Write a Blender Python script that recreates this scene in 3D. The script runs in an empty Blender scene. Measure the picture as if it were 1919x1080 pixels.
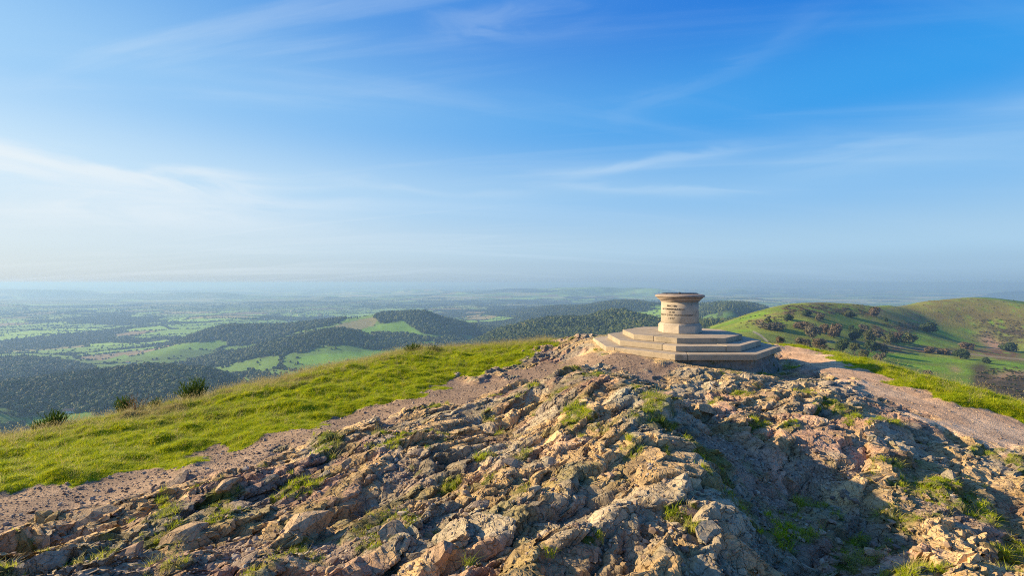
import bpy, bmesh, math, random
import numpy as np
from mathutils import Vector, Matrix
R = math.radians
rng = np.random.default_rng(7)
random.seed(7)
scene = bpy.context.scene
C = scene.collection

# ------------------------------------------------------------------ camera
EYE, LEVEL, F, CX = 1.65, 530.0, 853.0, 959.5
cam_d = bpy.data.cameras.new('camera')
cam_d.lens = 16.0; cam_d.sensor_width = 36.0
cam_d.shift_y = -10.0 / 1919.0
cam_d.clip_start = 0.05; cam_d.clip_end = 300000
cam = bpy.data.objects.new('camera', cam_d); C.objects.link(cam)
cam.location = (0, 0, EYE); cam.rotation_euler = (R(90), 0, 0)
scene.camera = cam

# ------------------------------------------------------------------ sky and sun
SUN_AZ, SUN_EL = R(-79), R(23)                     # azimuth from +Y towards +X
sun_dir = Vector((math.sin(SUN_AZ)*math.cos(SUN_EL), math.cos(SUN_AZ)*math.cos(SUN_EL), math.sin(SUN_EL)))
world = bpy.data.worlds.new('World'); scene.world = world; world.use_nodes = True
wt = world.node_tree; wt.nodes.clear()
def wn(t, **k):
    n = wt.nodes.new(t)
    for a, v in k.items(): setattr(n, a, v)
    return n
def wl(a, b): wt.links.new(a, b)
sky = wn('ShaderNodeTexSky', sky_type='NISHITA', sun_disc=False, sun_elevation=SUN_EL, sun_rotation=SUN_AZ,
         altitude=420, air_density=1.0, dust_density=0.9, ozone_density=3.0)
tc = wn('ShaderNodeTexCoord'); sp = wn('ShaderNodeSeparateXYZ'); wl(tc.outputs['Generated'], sp.inputs[0])
def wm(op, a, b=None, c=None, clamp=False):
    n = wn('ShaderNodeMath', operation=op, use_clamp=clamp)
    for i, v in enumerate((a, b, c)):
        if v is None: continue
        if isinstance(v, (int, float)): n.inputs[i].default_value = v
        else: wl(v, n.inputs[i])
    return n.outputs[0]
zc = wm('MAXIMUM', sp.outputs['Z'], 0.0)
zp = wm('ADD', zc, 0.10)
u = wm('DIVIDE', sp.outputs['X'], zp); v = wm('DIVIDE', sp.outputs['Y'], zp)
def rot(a):
    ca, sa = math.cos(a), math.sin(a)
    return wm('ADD', wm('MULTIPLY', u, ca), wm('MULTIPLY', v, sa)), wm('SUBTRACT', wm('MULTIPLY', v, ca), wm('MULTIPLY', u, sa))
def cirrus(a, sx, sy, detail, lo, hi, seed, dist=0.6):
    p, q = rot(a)
    cb = wn('ShaderNodeCombineXYZ'); wl(wm('MULTIPLY', p, sx), cb.inputs[0]); wl(wm('MULTIPLY', q, sy), cb.inputs[1]); cb.inputs[2].default_value = seed
    nz = wn('ShaderNodeTexNoise'); nz.inputs['Scale'].default_value = 1.0; nz.inputs['Detail'].default_value = detail
    nz.inputs['Roughness'].default_value = 0.55; nz.inputs['Distortion'].default_value = dist
    wl(cb.outputs[0], nz.inputs['Vector'])
    mr = wn('ShaderNodeMapRange', interpolation_type='SMOOTHSTEP'); wl(nz.outputs['Fac'], mr.inputs['Value'])
    mr.inputs['From Min'].default_value = lo; mr.inputs['From Max'].default_value = hi
    return mr.outputs[0]
c1 = cirrus(R(12), 0.16, 0.80, 6, 0.48, 0.74, 3.3, 1.1)
c2 = cirrus(R(-14), 0.20, 1.5, 7, 0.52, 0.78, 9.1, 1.6)
c3 = cirrus(R(30), 0.05, 0.12, 2, 0.38, 0.72, 1.7, 0.3)
# cirrus gets thicker towards the sun's side of the sky
dt = wn('ShaderNodeVectorMath', operation='DOT_PRODUCT'); wl(tc.outputs['Generated'], dt.inputs[0]); dt.inputs[1].default_value = (math.sin(SUN_AZ), math.cos(SUN_AZ), 0)
side = wm('MULTIPLY_ADD', dt.outputs['Value'], 0.35, 0.45, True)
cl = wm('MULTIPLY', wm('ADD', wm('MULTIPLY', c1, 0.42), wm('ADD', wm('MULTIPLY', c2, 0.38), wm('MULTIPLY', c3, 0.16))), side, None, True)
# single long banks of cirrus: from one bearing to another at a slowly changing height
bear = wm('ARCTAN2', sp.outputs['X'], sp.outputs['Y'])
def bank(a0, a1, e0, e1, w, amt, seed, fade=0.12):
    cb = wn('ShaderNodeCombineXYZ'); wl(wm('MULTIPLY', bear, 3.2), cb.inputs[0]); wl(wm('MULTIPLY', zc, 16.0), cb.inputs[1]); cb.inputs[2].default_value = seed
    nz = wn('ShaderNodeTexNoise'); nz.inputs['Scale'].default_value = 1.3; nz.inputs['Detail'].default_value = 6; nz.inputs['Distortion'].default_value = 0.8; wl(cb.outputs[0], nz.inputs['Vector'])
    mid = wm('MULTIPLY_ADD', bear, (e1-e0)/(a1-a0), e0-a0*(e1-e0)/(a1-a0))
    mid = wm('ADD', mid, wm('MULTIPLY', wm('SUBTRACT', nz.outputs['Fac'], 0.5), w*4.5))
    d = wm('DIVIDE', wm('SUBTRACT', zc, mid), w)
    g = wm('EXPONENT', wm('MULTIPLY', wm('MULTIPLY', d, d), -1.0))
    def edge(a, b):
        m = wn('ShaderNodeMapRange', interpolation_type='SMOOTHSTEP'); wl(bear, m.inputs['Value']); m.inputs['From Min'].default_value = a; m.inputs['From Max'].default_value = b; return m.outputs[0]
    g = wm('MULTIPLY', wm('MULTIPLY', g, edge(a0-fade, a0+fade)), edge(a1+fade, a1-fade))
    m = wn('ShaderNodeMapRange', interpolation_type='SMOOTHSTEP'); wl(nz.outputs['Fac'], m.inputs['Value']); m.inputs['From Min'].default_value = 0.25; m.inputs['From Max'].default_value = 0.65
    return wm('MULTIPLY', wm('MULTIPLY', g, m.outputs[0]), amt)
for b_ in (bank(-2.2, -0.46, 0.235, 0.146, 0.034, 0.85, 2.0, 0.28), bank(-2.0, -0.42, 0.105, 0.108, 0.024, 0.6, 5.0, 0.25), bank(0.08, 0.52, 0.222, 0.258, 0.011, 0.36, 8.0), bank(0.10, 0.50, 0.205, 0.172, 0.010, 0.34, 11.0),
           bank(-0.35, 0.02, 0.205, 0.190, 0.013, 0.28, 14.0), bank(-0.16, 0.16, 0.48, 0.51, 0.022, 0.20, 17.0), bank(0.55, 1.6, 0.20, 0.29, 0.03, 0.22, 21.0), bank(0.20, 0.60, 0.33, 0.43, 0.022, 0.10, 24.0)):
    cl = wm('ADD', cl, b_, None, True)
# clear-sky colours by height above the horizon, on the sun's side and away from it
EXPO = 1.12
def ramp(stops):
    n = wn('ShaderNodeValToRGB'); e = n.color_ramp.elements; n.color_ramp.interpolation = 'EASE'
    while len(e) < len(stops): e.new(0.5)
    for i, (p, c) in enumerate(stops): e[i].position = p; e[i].color = (*c, 1)
    wl(zc, n.inputs[0]); return n.outputs[0]
sunny = ramp([(0.0, (0.52, 0.62, 0.69)), (0.03, (0.60, 0.70, 0.76)), (0.07, (0.64, 0.75, 0.82)), (0.18, (0.58, 0.77, 0.91)), (0.32, (0.34, 0.61, 0.90)), (0.52, (0.15, 0.42, 0.83)), (1.0, (0.06, 0.26, 0.64))])
away = ramp([(0.0, (0.27, 0.44, 0.63)), (0.03, (0.32, 0.51, 0.71)), (0.07, (0.37, 0.59, 0.80)), (0.18, (0.23, 0.51, 0.85)), (0.32, (0.025, 0.33, 0.83)), (0.52, (0.001, 0.18, 0.72)), (1.0, (0.001, 0.10, 0.50))])
# how far round from the sun one looks
hl = wm('SQRT', wm('MAXIMUM', wm('SUBTRACT', 1.0, wm('MULTIPLY', sp.outputs['Z'], sp.outputs['Z'])), 0.0001))
sa_ = wm('DIVIDE', dt.outputs['Value'], hl)
tf = wm('POWER', wm('DIVIDE', wm('ADD', sa_, 0.62), 1.50, None, True), 1.7)
def mixw(f, a, b):
    m = wn('ShaderNodeMix', data_type='RGBA')
    for i, q in ((0, f), (6, a), (7, b)):
        if isinstance(q, bpy.types.NodeSocket): wl(q, m.inputs[i])
        else: m.inputs[i].default_value = q
    return m.outputs[2]
clear = mixw(tf, away, sunny)
up = wn('ShaderNodeVectorMath', operation='SCALE'); wl(clear, up.inputs[0]); up.inputs['Scale'].default_value = 10/2**EXPO
clear = mixw(0.06, up.outputs[0], sky.outputs[0])
ccol = wn('ShaderNodeVectorMath', operation='SCALE'); wl(mixw(tf, (0.52, 0.72, 0.92, 1), (0.84, 0.91, 0.95, 1)), ccol.inputs[0]); ccol.inputs['Scale'].default_value = 10/2**EXPO
final = mixw(cl, clear, ccol.outputs[0])
bg = wn('ShaderNodeBackground'); bg.inputs['Strength'].default_value = 0.10; wl(final, bg.inputs['Color'])
wo = wn('ShaderNodeOutputWorld'); wl(bg.outputs[0], wo.inputs['Surface'])

sun_d = bpy.data.lights.new('sun', 'SUN'); sun_d.energy = 4.6; sun_d.angle = R(0.6); sun_d.color = (1.0, 0.77, 0.45)
sun = bpy.data.objects.new('sun', sun_d); C.objects.link(sun)
sun.rotation_euler = (-sun_dir).to_track_quat('-Z', 'Y').to_euler(); sun.location = (-20, 10, 20)

vs = scene.view_settings
scene.display_settings.display_device = 'sRGB'
vs.view_transform = 'Standard'; vs.look = 'None'; vs.gamma = 1.0; vs.exposure = EXPO; vs.use_curve_mapping = False
cy = scene.cycles
cy.use_denoising = False                              # 128 samples are clean enough and keep the grain of the rock
cy.max_bounces = 5; cy.diffuse_bounces = 3; cy.glossy_bounces = 2; cy.transmission_bounces = 3; cy.volume_bounces = 1; cy.transparent_max_bounces = 8
cy.filter_width = 1.05; 
cy.use_adaptive_sampling = True; cy.adaptive_threshold = 0.008
cy.caustics_reflective = False; cy.caustics_refractive = False

HAZE = 1.55e-4                                        # density of the hazy air

# ------------------------------------------------------------------ noise helpers
def h2(i, j, s):
    i = i.astype(np.int64); j = j.astype(np.int64)
    n = (i*374761393 + j*668265263 + s*1274126177) & 0xffffffff
    n = ((n ^ (n >> 13)) * 1274126177) & 0xffffffff
    n = ((n ^ (n >> 16)) * 2246822519) & 0xffffffff
    n = n ^ (n >> 15)
    return (n & 0xffffff) / float(0x1000000)
def vn(x, y, s=0):
    xi = np.floor(x); yi = np.floor(y); fx = x-xi; fy = y-yi
    fx = fx*fx*fx*(fx*(fx*6-15)+10); fy = fy*fy*fy*(fy*(fy*6-15)+10)
    a = h2(xi, yi, s); b = h2(xi+1, yi, s); c = h2(xi, yi+1, s); d = h2(xi+1, yi+1, s)
    return (a*(1-fx)+b*fx)*(1-fy)+(c*(1-fx)+d*fx)*fy
def fbm(x, y, o=4, s=0, g=0.5):
    t = 0; a = 1; n = 0
    for k in range(o):
        t = t+a*vn(x*2**k+17.3*k, y*2**k-9.1*k, s+k); n += a; a *= g
    return t/n                                           # 0..1
def sm(a, b, x):
    t = np.clip((x-a)/(b-a), 0, 1); return t*t*(3-2*t)
def cells(x, y, size, s, ang=0.0, st=1.0, dip=0.0, rnd=1.0):
    """fractured cells: nearest-cell random, its tilted plane, distance to the edge (in m), and the continuous max-of-planes crag"""
    ca, sa = math.cos(ang), math.sin(ang)
    p = (x*ca+y*sa)/(size*st); q = (-x*sa+y*ca)/size
    pi_ = np.floor(p); qi = np.floor(q)
    f1 = np.full(p.shape, 9.0); f2 = f1.copy(); rid = np.zeros(p.shape); pl = np.zeros(p.shape); mx = np.full(p.shape, -9.0)
    for di in (-1, 0, 1):
        for dj in (-1, 0, 1):
            a = pi_+di; b = qi+dj
            dx = p-(a+h2(a, b, s)); dy = q-(b+h2(a, b, s+1))
            r = h2(a, b, s+2); gx = h2(a, b, s+3)-0.5; gy = h2(a, b, s+4)-0.5
            d = np.sqrt(dx*dx+dy*dy)
            plane = 0.5+(r-0.5)*rnd + 1.5*(gx*dx*(1-0.4*abs(dip))+(gy*(1-0.5*abs(dip))+dip)*dy)
            mx = np.maximum(mx, plane-0.85*d*d)
            c = d < f1
            f2 = np.where(c, f1, np.minimum(f2, d)); rid = np.where(c, r, rid); pl = np.where(c, plane, pl); f1 = np.where(c, d, f1)
    return rid, pl, (f2-f1)*size, mx

# ------------------------------------------------------------------ the lie of the land: control points (photo column, photo row, distance) -> metres
CP = []
def P(*a): CP.extend(a)
P((0,960,4.6),(150,945,4.9),(350,880,5.5),(600,800,7),(800,745,8.6),(1000,700,10.4),(1080,678,11))
P((0,940,5.0),(130,908,5.4),(310,880,5.9),(433,843,6.6),(640,785,8),(850,718,10.5),(1010,655,13))
P((0,831,8.5),(130,805,9),(250,779,9.5),(420,742,10.6),(600,697,12),(780,660,15),(900,653,16),(1040,641,15.5))
P((0,880,6.6),(300,825,7.4),(600,745,9.2),(800,695,11.5))
P((0,1080,3.0),(300,1080,2.85),(300,1000,3.6),(300,940,4.5),(600,1000,3.3),(600,1080,2.7),(600,850,5.5),(800,1000,2.95),(800,1080,2.5),(800,850,4.7),(1000,1000,2.65),(1000,1080,2.3),(1000,850,4.1),(1000,760,6.2),(1100,705,8))
P((1050,700,6.8),(1180,720,5.3),(1230,773,4.4),(1290,848,3.6),(1340,928,3.0),(1390,1028,2.5),(1200,1000,2.5),(1200,1080,2.2),(1150,850,3.7),(1120,760,5.0))
P((1260,760,6.2),(1330,820,5.0),(1400,900,4.1),(1440,1000,3.45),(1460,1080,3.1),(1600,1080,3.05))
P((1250,700,8.6),(1400,722,8),(1400,790,5.9),(1550,750,7.2),(1600,800,5.55),(1550,900,4.45),(1700,775,7.1),(1750,860,5.4),(1800,1000,3.6),(1850,900,4.9),(1919,1080,3.1),(1700,930,4.3),(1650,870,4.75))
P((1107,645,11.9),(1132,662,10.4),(1200,671,9.8),(1262,682,9.25),(1340,693,9.15),(1421,703,9.4),(1468,700,10.2),(1478,680,11.6),(1300,640,13.5),(1200,637,13.6))
P((1462,654,13.5),(1525,692,10.2),(1574,713,9.0),(1626,738,8.2),(1727,771,7.5),(1788,802,6.9),(1919,838,6.6))
P((1522,656,14),(1574,680,11.2),(1635,697,10.2),(1696,726,9.0),(1757,744,8.5),(1849,771,8.0),(1919,793,7.7))
P((1522,656,14.6),(1574,669,12.4),(1635,682,11.4),(1684,696,10.6),(1742,718,9.7),(1803,731,9.4),(1864,746,9.2),(1919,761,9.0))
P((0,838,10),(130,812,10.5),(250,786,11),(420,749,12.2),(600,704,13.6),(780,667,17),(900,660,18),(1040,650,18))
P((1574,676,14),(1635,690,13),(1684,704,12),(1742,726,11),(1803,741,10.7),(1864,756,10.4),(1919,772,10.2))
# hidden slopes falling away behind the crest
P((0,845,15),(0,870,30),(0,890,100),(0,880,300),(0,850,500),(0,835,750))
P((300,780,15),(300,800,30),(300,815,100),(300,815,300),(300,800,600),(300,775,850))
P((600,700,18),(600,715,40),(600,730,100),(600,735,300),(600,735,700),(600,730,1000))
P((780,667,22),(780,682,60),(780,695,200),(780,700,500),(780,695,900),(780,680,1300))
P((1040,652,25),(1040,665,80),(1040,670,300),(1040,665,700),(1040,660,1100))
P((1300,655,20),(1300,672,50),(1300,668,200),(1300,645,600),(1360,632,500))
P((1522,664,25),(1522,672,60),(1500,668,180),(1480,650,340),(1574,676,60),(1574,682,200),(1574,668,400))
P((1742,737,20),(1742,760,60),(1742,760,200),(1742,727,380),(1919,792,18),(1919,822,60),(1919,815,200),(1919,767,360))
P((2300,850,9),(2300,905,30),(2300,905,150),(2300,805,400),(2300,700,550),(2300,580,1000),(2900,620,1000),(2900,820,450),(2900,1000,30),(2900,980,7))
P((-400,900,7),(-400,960,20),(-400,980,200),(-400,900,600),(-400,790,1100),(-900,1000,6),(-900,1080,20),(-900,1100,200),(-900,950,700))
P((-400,1100,2.6),(2300,1100,3.0),(-900,1200,3),(2900,1250,3))
# wooded ridges of the middle distance
TR = 4                                                  # rows that the trees add on top
for c in ((0,723,1000),(100,710,1080),(200,693,1150),(267,683,1200),(333,687,1230),(400,693,1250),(433,707,1250),(500,730,1200)): P((c[0],c[1]+TR+2,c[2]))
P((0,735,1350),(200,705,1450),(350,705,1500),(0,682,1700),(33,683,1700),(100,692,1700),(167,705,1600))
P((100,762,950),(250,755,950),(400,745,1000),(0,792,850),(100,787,900),(50,801,870),(250,790,850),(330,765,900))
for c in ((367,677,1800),(433,663,1850),(500,642,1900),(567,630,1900),(618,621,1900),(656,624,1900),(685,637,1880),(723,649,1850)): P((c[0],c[1]+TR,c[2]))
P((800,660,1800),(600,660,1700),(680,665,1700),(500,690,1550),(620,690,1500),(440,715,1450),(560,710,1400),(330,655,2050),(220,670,2100),(500,652,2120),(400,655,2150))
for c in ((317,643,2400),(367,623,2430),(433,608,2450),(467,610,2480),(517,610,2480),(583,603,2500),(647,595,2550),(706,589,2550),(735,587,2550),(799,587,2550),(823,598,2560),(866,608,2580),(925,617,2600)): P((c[0],c[1]+TR-1,c[2]))
P((700,611,2400),(760,625,2250),(820,640,2100),(650,617,2280))
for c in ((901,640,1700),(925,622,1750),(968,611,1800),(1012,599,1800),(1056,595,1800),(1090,596,1800),(1124,588,1800),(1156,582,1800),(1185,590,1800),(1216,603,1800),(1250,615,1750)): P((c[0],c[1]+TR,c[2]))
P((960,650,1300),(900,658,1350),(1050,625,1500),(1120,620,1500),(1330,612,1500),(1400,605,1400))
P((1321,573,3000),(1364,571,3000),(1408,573,3000),(1441,582,3000),(1340,585,2400),(1380,590,2200))
P((925,594,4500),(983,583,4500),(1056,574,4500),(1079,579,4500),(1120,572,4500),(1167,565,4500),(1222,569,4500),(1280,575,4500),(1056,590,3600),(1150,582,3300))
# the two bare hills on the right
P((1360,612,700),(1421,591,720),(1476,577,740),(1525,574,760),(1574,576,780),(1626,581,800),(1666,579,900),(1742,567,950),(1803,559,1000),(1834,557,1020),(1880,560,1020),(1919,566,1000))
P((1400,625,560),(1430,646,460),(1500,640,560),(1600,640,600),(1700,652,620),(1850,640,800),(1750,610,850),(1600,600,720),(1900,680,550),(1800,700,480),(1700,692,480),(1600,665,450),(1900,738,400))
pts = []
for px, py, d in CP:
    pts.append(((px-CX)/F*d, d, EYE-(py-LEVEL)/F*d))
def W(px, d, z): pts.append(((px-CX)/F*d, d, z))
for px in range(300, 901, 150): W(px, 3100, -340)
for px in (900, 1000, 1100, 1200): W(px, 2450, -325)
for px in (1320, 1400): W(px, 3900, -300)
for px in (960, 1100, 1240): W(px, 5600, -330)
for px in (1400, 1500, 1600): W(px, 1150, -160); W(px, 1550, -270); W(px, 2100, -330)
for px in (1700, 1800, 1919, 2300): W(px, 1400, -170); W(px, 1900, -320)
for px in (-900, -400, 0, 150): W(px, 2200, -345)
for px in (-900, -400, -100, 100, 300, 500, 700, 850): W(px, 3700, -345)
for px in (1500, 1700, 1919, 2400, 2900): W(px, 2900, -345); W(px, 4200, -345)
for px in (-900, -400, 0, 300, 600, 900, 1200, 1500, 1919, 2400, 2900):
    W(px, 6500, -345); W(px, 9000, -345)
for az in (-100, -60, -30, 0, 30, 60, 100):
    for r_, z_ in ((0.7, 0.12), (1.4, 0.10)):
        pts.append((r_*math.sin(R(az)), r_*math.cos(R(az)), z_))
for az in (-100, 100):
    for r_, z_ in ((4, -0.6), (10, -2.0), (40, -15), (200, -80), (800, -300)):
        pts.append((r_*math.sin(R(az)), r_*math.cos(R(az)), z_))
pts = np.array(pts)
AZ = np.arctan2(pts[:, 0], pts[:, 1]); RR = np.hypot(pts[:, 0], pts[:, 1]); LN = np.log(RR)
SL = (EYE-pts[:, 2])/RR
K = 0.55                                                # ln r is squeezed so that ridges stretch across the view
def tps_k(d2): return 0.5*d2*np.log(d2+1e-12)
n = len(pts)
A_ = np.zeros((n+3, n+3)); X_ = np.stack([AZ, LN*K], 1)
D2 = ((X_[:, None]-X_[None])**2).sum(-1)
A_[:n, :n] = tps_k(D2)+np.eye(n)*2e-5; A_[:n, n] = 1; A_[:n, n+1:] = X_; A_[n:, :n] = A_[:n, n:].T
SOL = np.linalg.solve(A_, np.concatenate([SL, np.zeros(3)]))
def slope_grid(az, ln):
    """thin-plate surface over (azimuth, ln distance), evaluated on the outer grid"""
    out = SOL[n]+SOL[n+1]*az[None, :]+SOL[n+2]*(ln*K)[:, None]
    for k in range(n):
        d2 = (az-AZ[k])[None, :]**2+((ln-LN[k])*K)[:, None]**2
        out = out+SOL[k]*tps_k(d2)
    return out
# coarse table once, then bilinear look-ups
T_az = np.linspace(-1.8, 1.8, 721); T_ln = np.linspace(math.log(0.6), math.log(9500), 1100)
T_s = slope_grid(T_az, T_ln)
def base_z(x, y):
    r = np.maximum(np.hypot(x, y), 0.61); az = np.clip(np.arctan2(x, y), -1.79, 1.79); ln = np.log(r)
    fa = (az-T_az[0])/(T_az[1]-T_az[0]); fl = np.clip((ln-T_ln[0])/(T_ln[1]-T_ln[0]), 0, len(T_ln)-1.001)
    ia = np.clip(fa.astype(int), 0, len(T_az)-2); il = fl.astype(int); fa = fa-ia; fl = fl-il
    s = (T_s[il, ia]*(1-fa)+T_s[il, ia+1]*fa)*(1-fl)+(T_s[il+1, ia]*(1-fa)+T_s[il+1, ia+1]*fa)*fl
    return EYE-s*r
def far_z(x, y):
    r = np.hypot(x, y)
    z = base_z(x, y)
    w = sm(math.log(4800), math.log(7500), np.log(r))
    plain = -345+(45+55*sm(4500, 9000, r))*(fbm(x/2600, y/2600, 4, 50)-0.5)*sm(2000, 5000, r)+270*np.maximum(fbm(x/7000+3.1, y/5000, 3, 60)-0.46, 0)*sm(6000, 14000, r)
    plain = plain+np.clip((r-17000)/22000, 0, 1)*(290*sm(0.36, 0.72, fbm(x/9000+7.7, y/14000+1.3, 4, 71))+15)
    plain = plain+190*sm(0.46, 0.74, fbm(x/3600+2.2, y/2300, 3, 77))*sm(6500, 9500, r)*sm(21000, 15000, r)
    plain = np.minimum(plain, -14)
    z = z*(1-w)+plain*w
    z = z+(fbm(x/420, y/420, 4, 40)-0.5)*np.clip((r-250)/900, 0, 1)*24*(1-w)+(fbm(x/900+5, y/700, 3, 46)-0.5)*70*sm(2600, 3600, r)*(1-w)
    z = z+(fbm(x/60, y/60, 3, 44)-0.5)*np.clip((r-60)/300, 0, 1)*3.0
    return np.maximum(z, -352+4*fbm(x/900, y/900, 2, 5))
def to_px(x, y, z):
    yy = np.maximum(y, 1e-3)
    px = np.where(y > 0.02, CX+F*x/yy, np.sign(x)*1e5); py = np.where(y > 0.02, LEVEL+F*(EYE-z)/yy, 1e5)
    return px, py
def inpoly(px, py, poly):
    c = np.zeros(px.shape, bool); m = len(poly)
    for i in range(m):
        x1, y1 = poly[i]; x2, y2 = poly[(i+1) % m]
        if y1 == y2: continue
        t = ((y1 > py) != (y2 > py)) & (px < (x2-x1)*(py-y1)/(y2-y1)+x1)
        c ^= t
    return c
def blur(m, k):
    for ax in (0, 1):
        p = np.concatenate([np.repeat(np.take(m, [0], ax), k, ax), m, np.repeat(np.take(m, [-1], ax), k, ax)], ax)
        cs = np.cumsum(p, ax); z0 = np.zeros_like(np.take(cs, [0], ax)); cs = np.concatenate([z0, cs], ax)
        L = m.shape[ax]
        m = (np.take(cs, range(2*k+1, 2*k+1+L), ax)-np.take(cs, range(0, L), ax))/(2*k+1)
    return m

# ------------------------------------------------------------------ materials
MATS = {}
class NT:
    def __init__(s, name):
        s.m = bpy.data.materials.new(name); s.m.use_nodes = True; s.t = s.m.node_tree; s.t.nodes.clear()
        s.out = s.t.nodes.new('ShaderNodeOutputMaterial'); MATS[name] = s.m
    def n(s, t, **k):
        o = s.t.nodes.new(t)
        for a, v in k.items(): setattr(o, a, v)
        return o
    def l(s, a, b): s.t.links.new(a, b)
    def set(s, sock, v):
        if isinstance(v, bpy.types.NodeSocket): s.l(v, sock)
        else: sock.default_value = v
    def noise(s, scale, detail=4, rough=0.55, vec=None, dist=0.0, out='Fac'):
        o = s.n('ShaderNodeTexNoise'); o.inputs['Scale'].default_value = scale; o.inputs['Detail'].default_value = detail
        o.inputs['Roughness'].default_value = rough; o.inputs['Distortion'].default_value = dist
        s.l(vec or s.pos(), o.inputs['Vector']); return o.outputs[out]
    def pos(s):
        if not hasattr(s, '_p'): s._p = s.n('ShaderNodeNewGeometry').outputs['Position']
        return s._p
    def obj(s):
        if not hasattr(s, '_o'): s._o = s.n('ShaderNodeTexCoord').outputs['Object']
        return s._o
    def attr(s, name, kind='GEOMETRY', out='Color'):
        o = s.n('ShaderNodeAttribute', attribute_name=name, attribute_type=kind); return o.outputs[out]
    def ramp(s, fac, stops):
        o = s.n('ShaderNodeValToRGB'); e = o.color_ramp.elements
        while len(e) < len(stops): e.new(0.5)
        for i, (p, c) in enumerate(stops):
            e[i].position = p; e[i].color = (*c, 1) if len(c) == 3 else c
        s.l(fac, o.inputs[0]); return o.outputs[0]
    def rng(s, v, a, b, c=0.0, d=1.0, smooth=True):
        o = s.n('ShaderNodeMapRange', interpolation_type='SMOOTHSTEP' if smooth else 'LINEAR'); s.set(o.inputs['Value'], v)
        for nme, q in (('From Min', a), ('From Max', b), ('To Min', c), ('To Max', d)): o.inputs[nme].default_value = q
        return o.outputs[0]
    def mix(s, f, a, b, mode='MIX'):
        o = s.n('ShaderNodeMix', data_type='RGBA', blend_type=mode)
        for i, q in ((0, f), (6, a), (7, b)):
            if isinstance(q, tuple) and len(q) == 3: q = (*q, 1)
            s.set(o.inputs[i], q)
        return o.outputs[2]
    def math(s, op, a, b=0.0):
        o = s.n('ShaderNodeMath', operation=op); s.set(o.inputs[0], a); s.set(o.inputs[1], b); return o.outputs[0]
    def bump(s, h, strength=0.5, dist=0.01, nrm=None):
        o = s.n('ShaderNodeBump'); o.inputs['Strength'].default_value = strength; o.inputs['Distance'].default_value = dist
        s.l(h, o.inputs['Height'])
        if nrm is not None: s.l(nrm, o.inputs['Normal'])
        return o.outputs[0]
    def bsdf(s, col, rough=0.9, nrm=None, spec=0.25, metal=0.0, sub=None):
        o = s.n('ShaderNodeBsdfPrincipled'); s.set(o.inputs['Base Color'], (*col, 1) if isinstance(col, tuple) and len(col) == 3 else col)
        s.set(o.inputs['Roughness'], rough); o.inputs['Specular IOR Level'].default_value = spec; o.inputs['Metallic'].default_value = metal
        if nrm is not None: s.l(nrm, o.inputs['Normal'])
        s.l(o.outputs[0], s.out.inputs['Surface']); return o
    def leaf(s, col, trans=0.35, rough=0.6, spec=0.2):
        a = s.n('ShaderNodeBsdfPrincipled'); s.set(a.inputs['Base Color'], col); a.inputs['Roughness'].default_value = rough; a.inputs['Specular IOR Level'].default_value = spec
        b = s.n('ShaderNodeBsdfTranslucent'); s.set(b.inputs['Color'], col)
        m = s.n('ShaderNodeMixShader'); m.inputs[0].default_value = trans
        s.l(a.outputs[0], m.inputs[1]); s.l(b.outputs[0], m.inputs[2]); s.l(m.outputs[0], s.out.inputs['Surface'])

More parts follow.
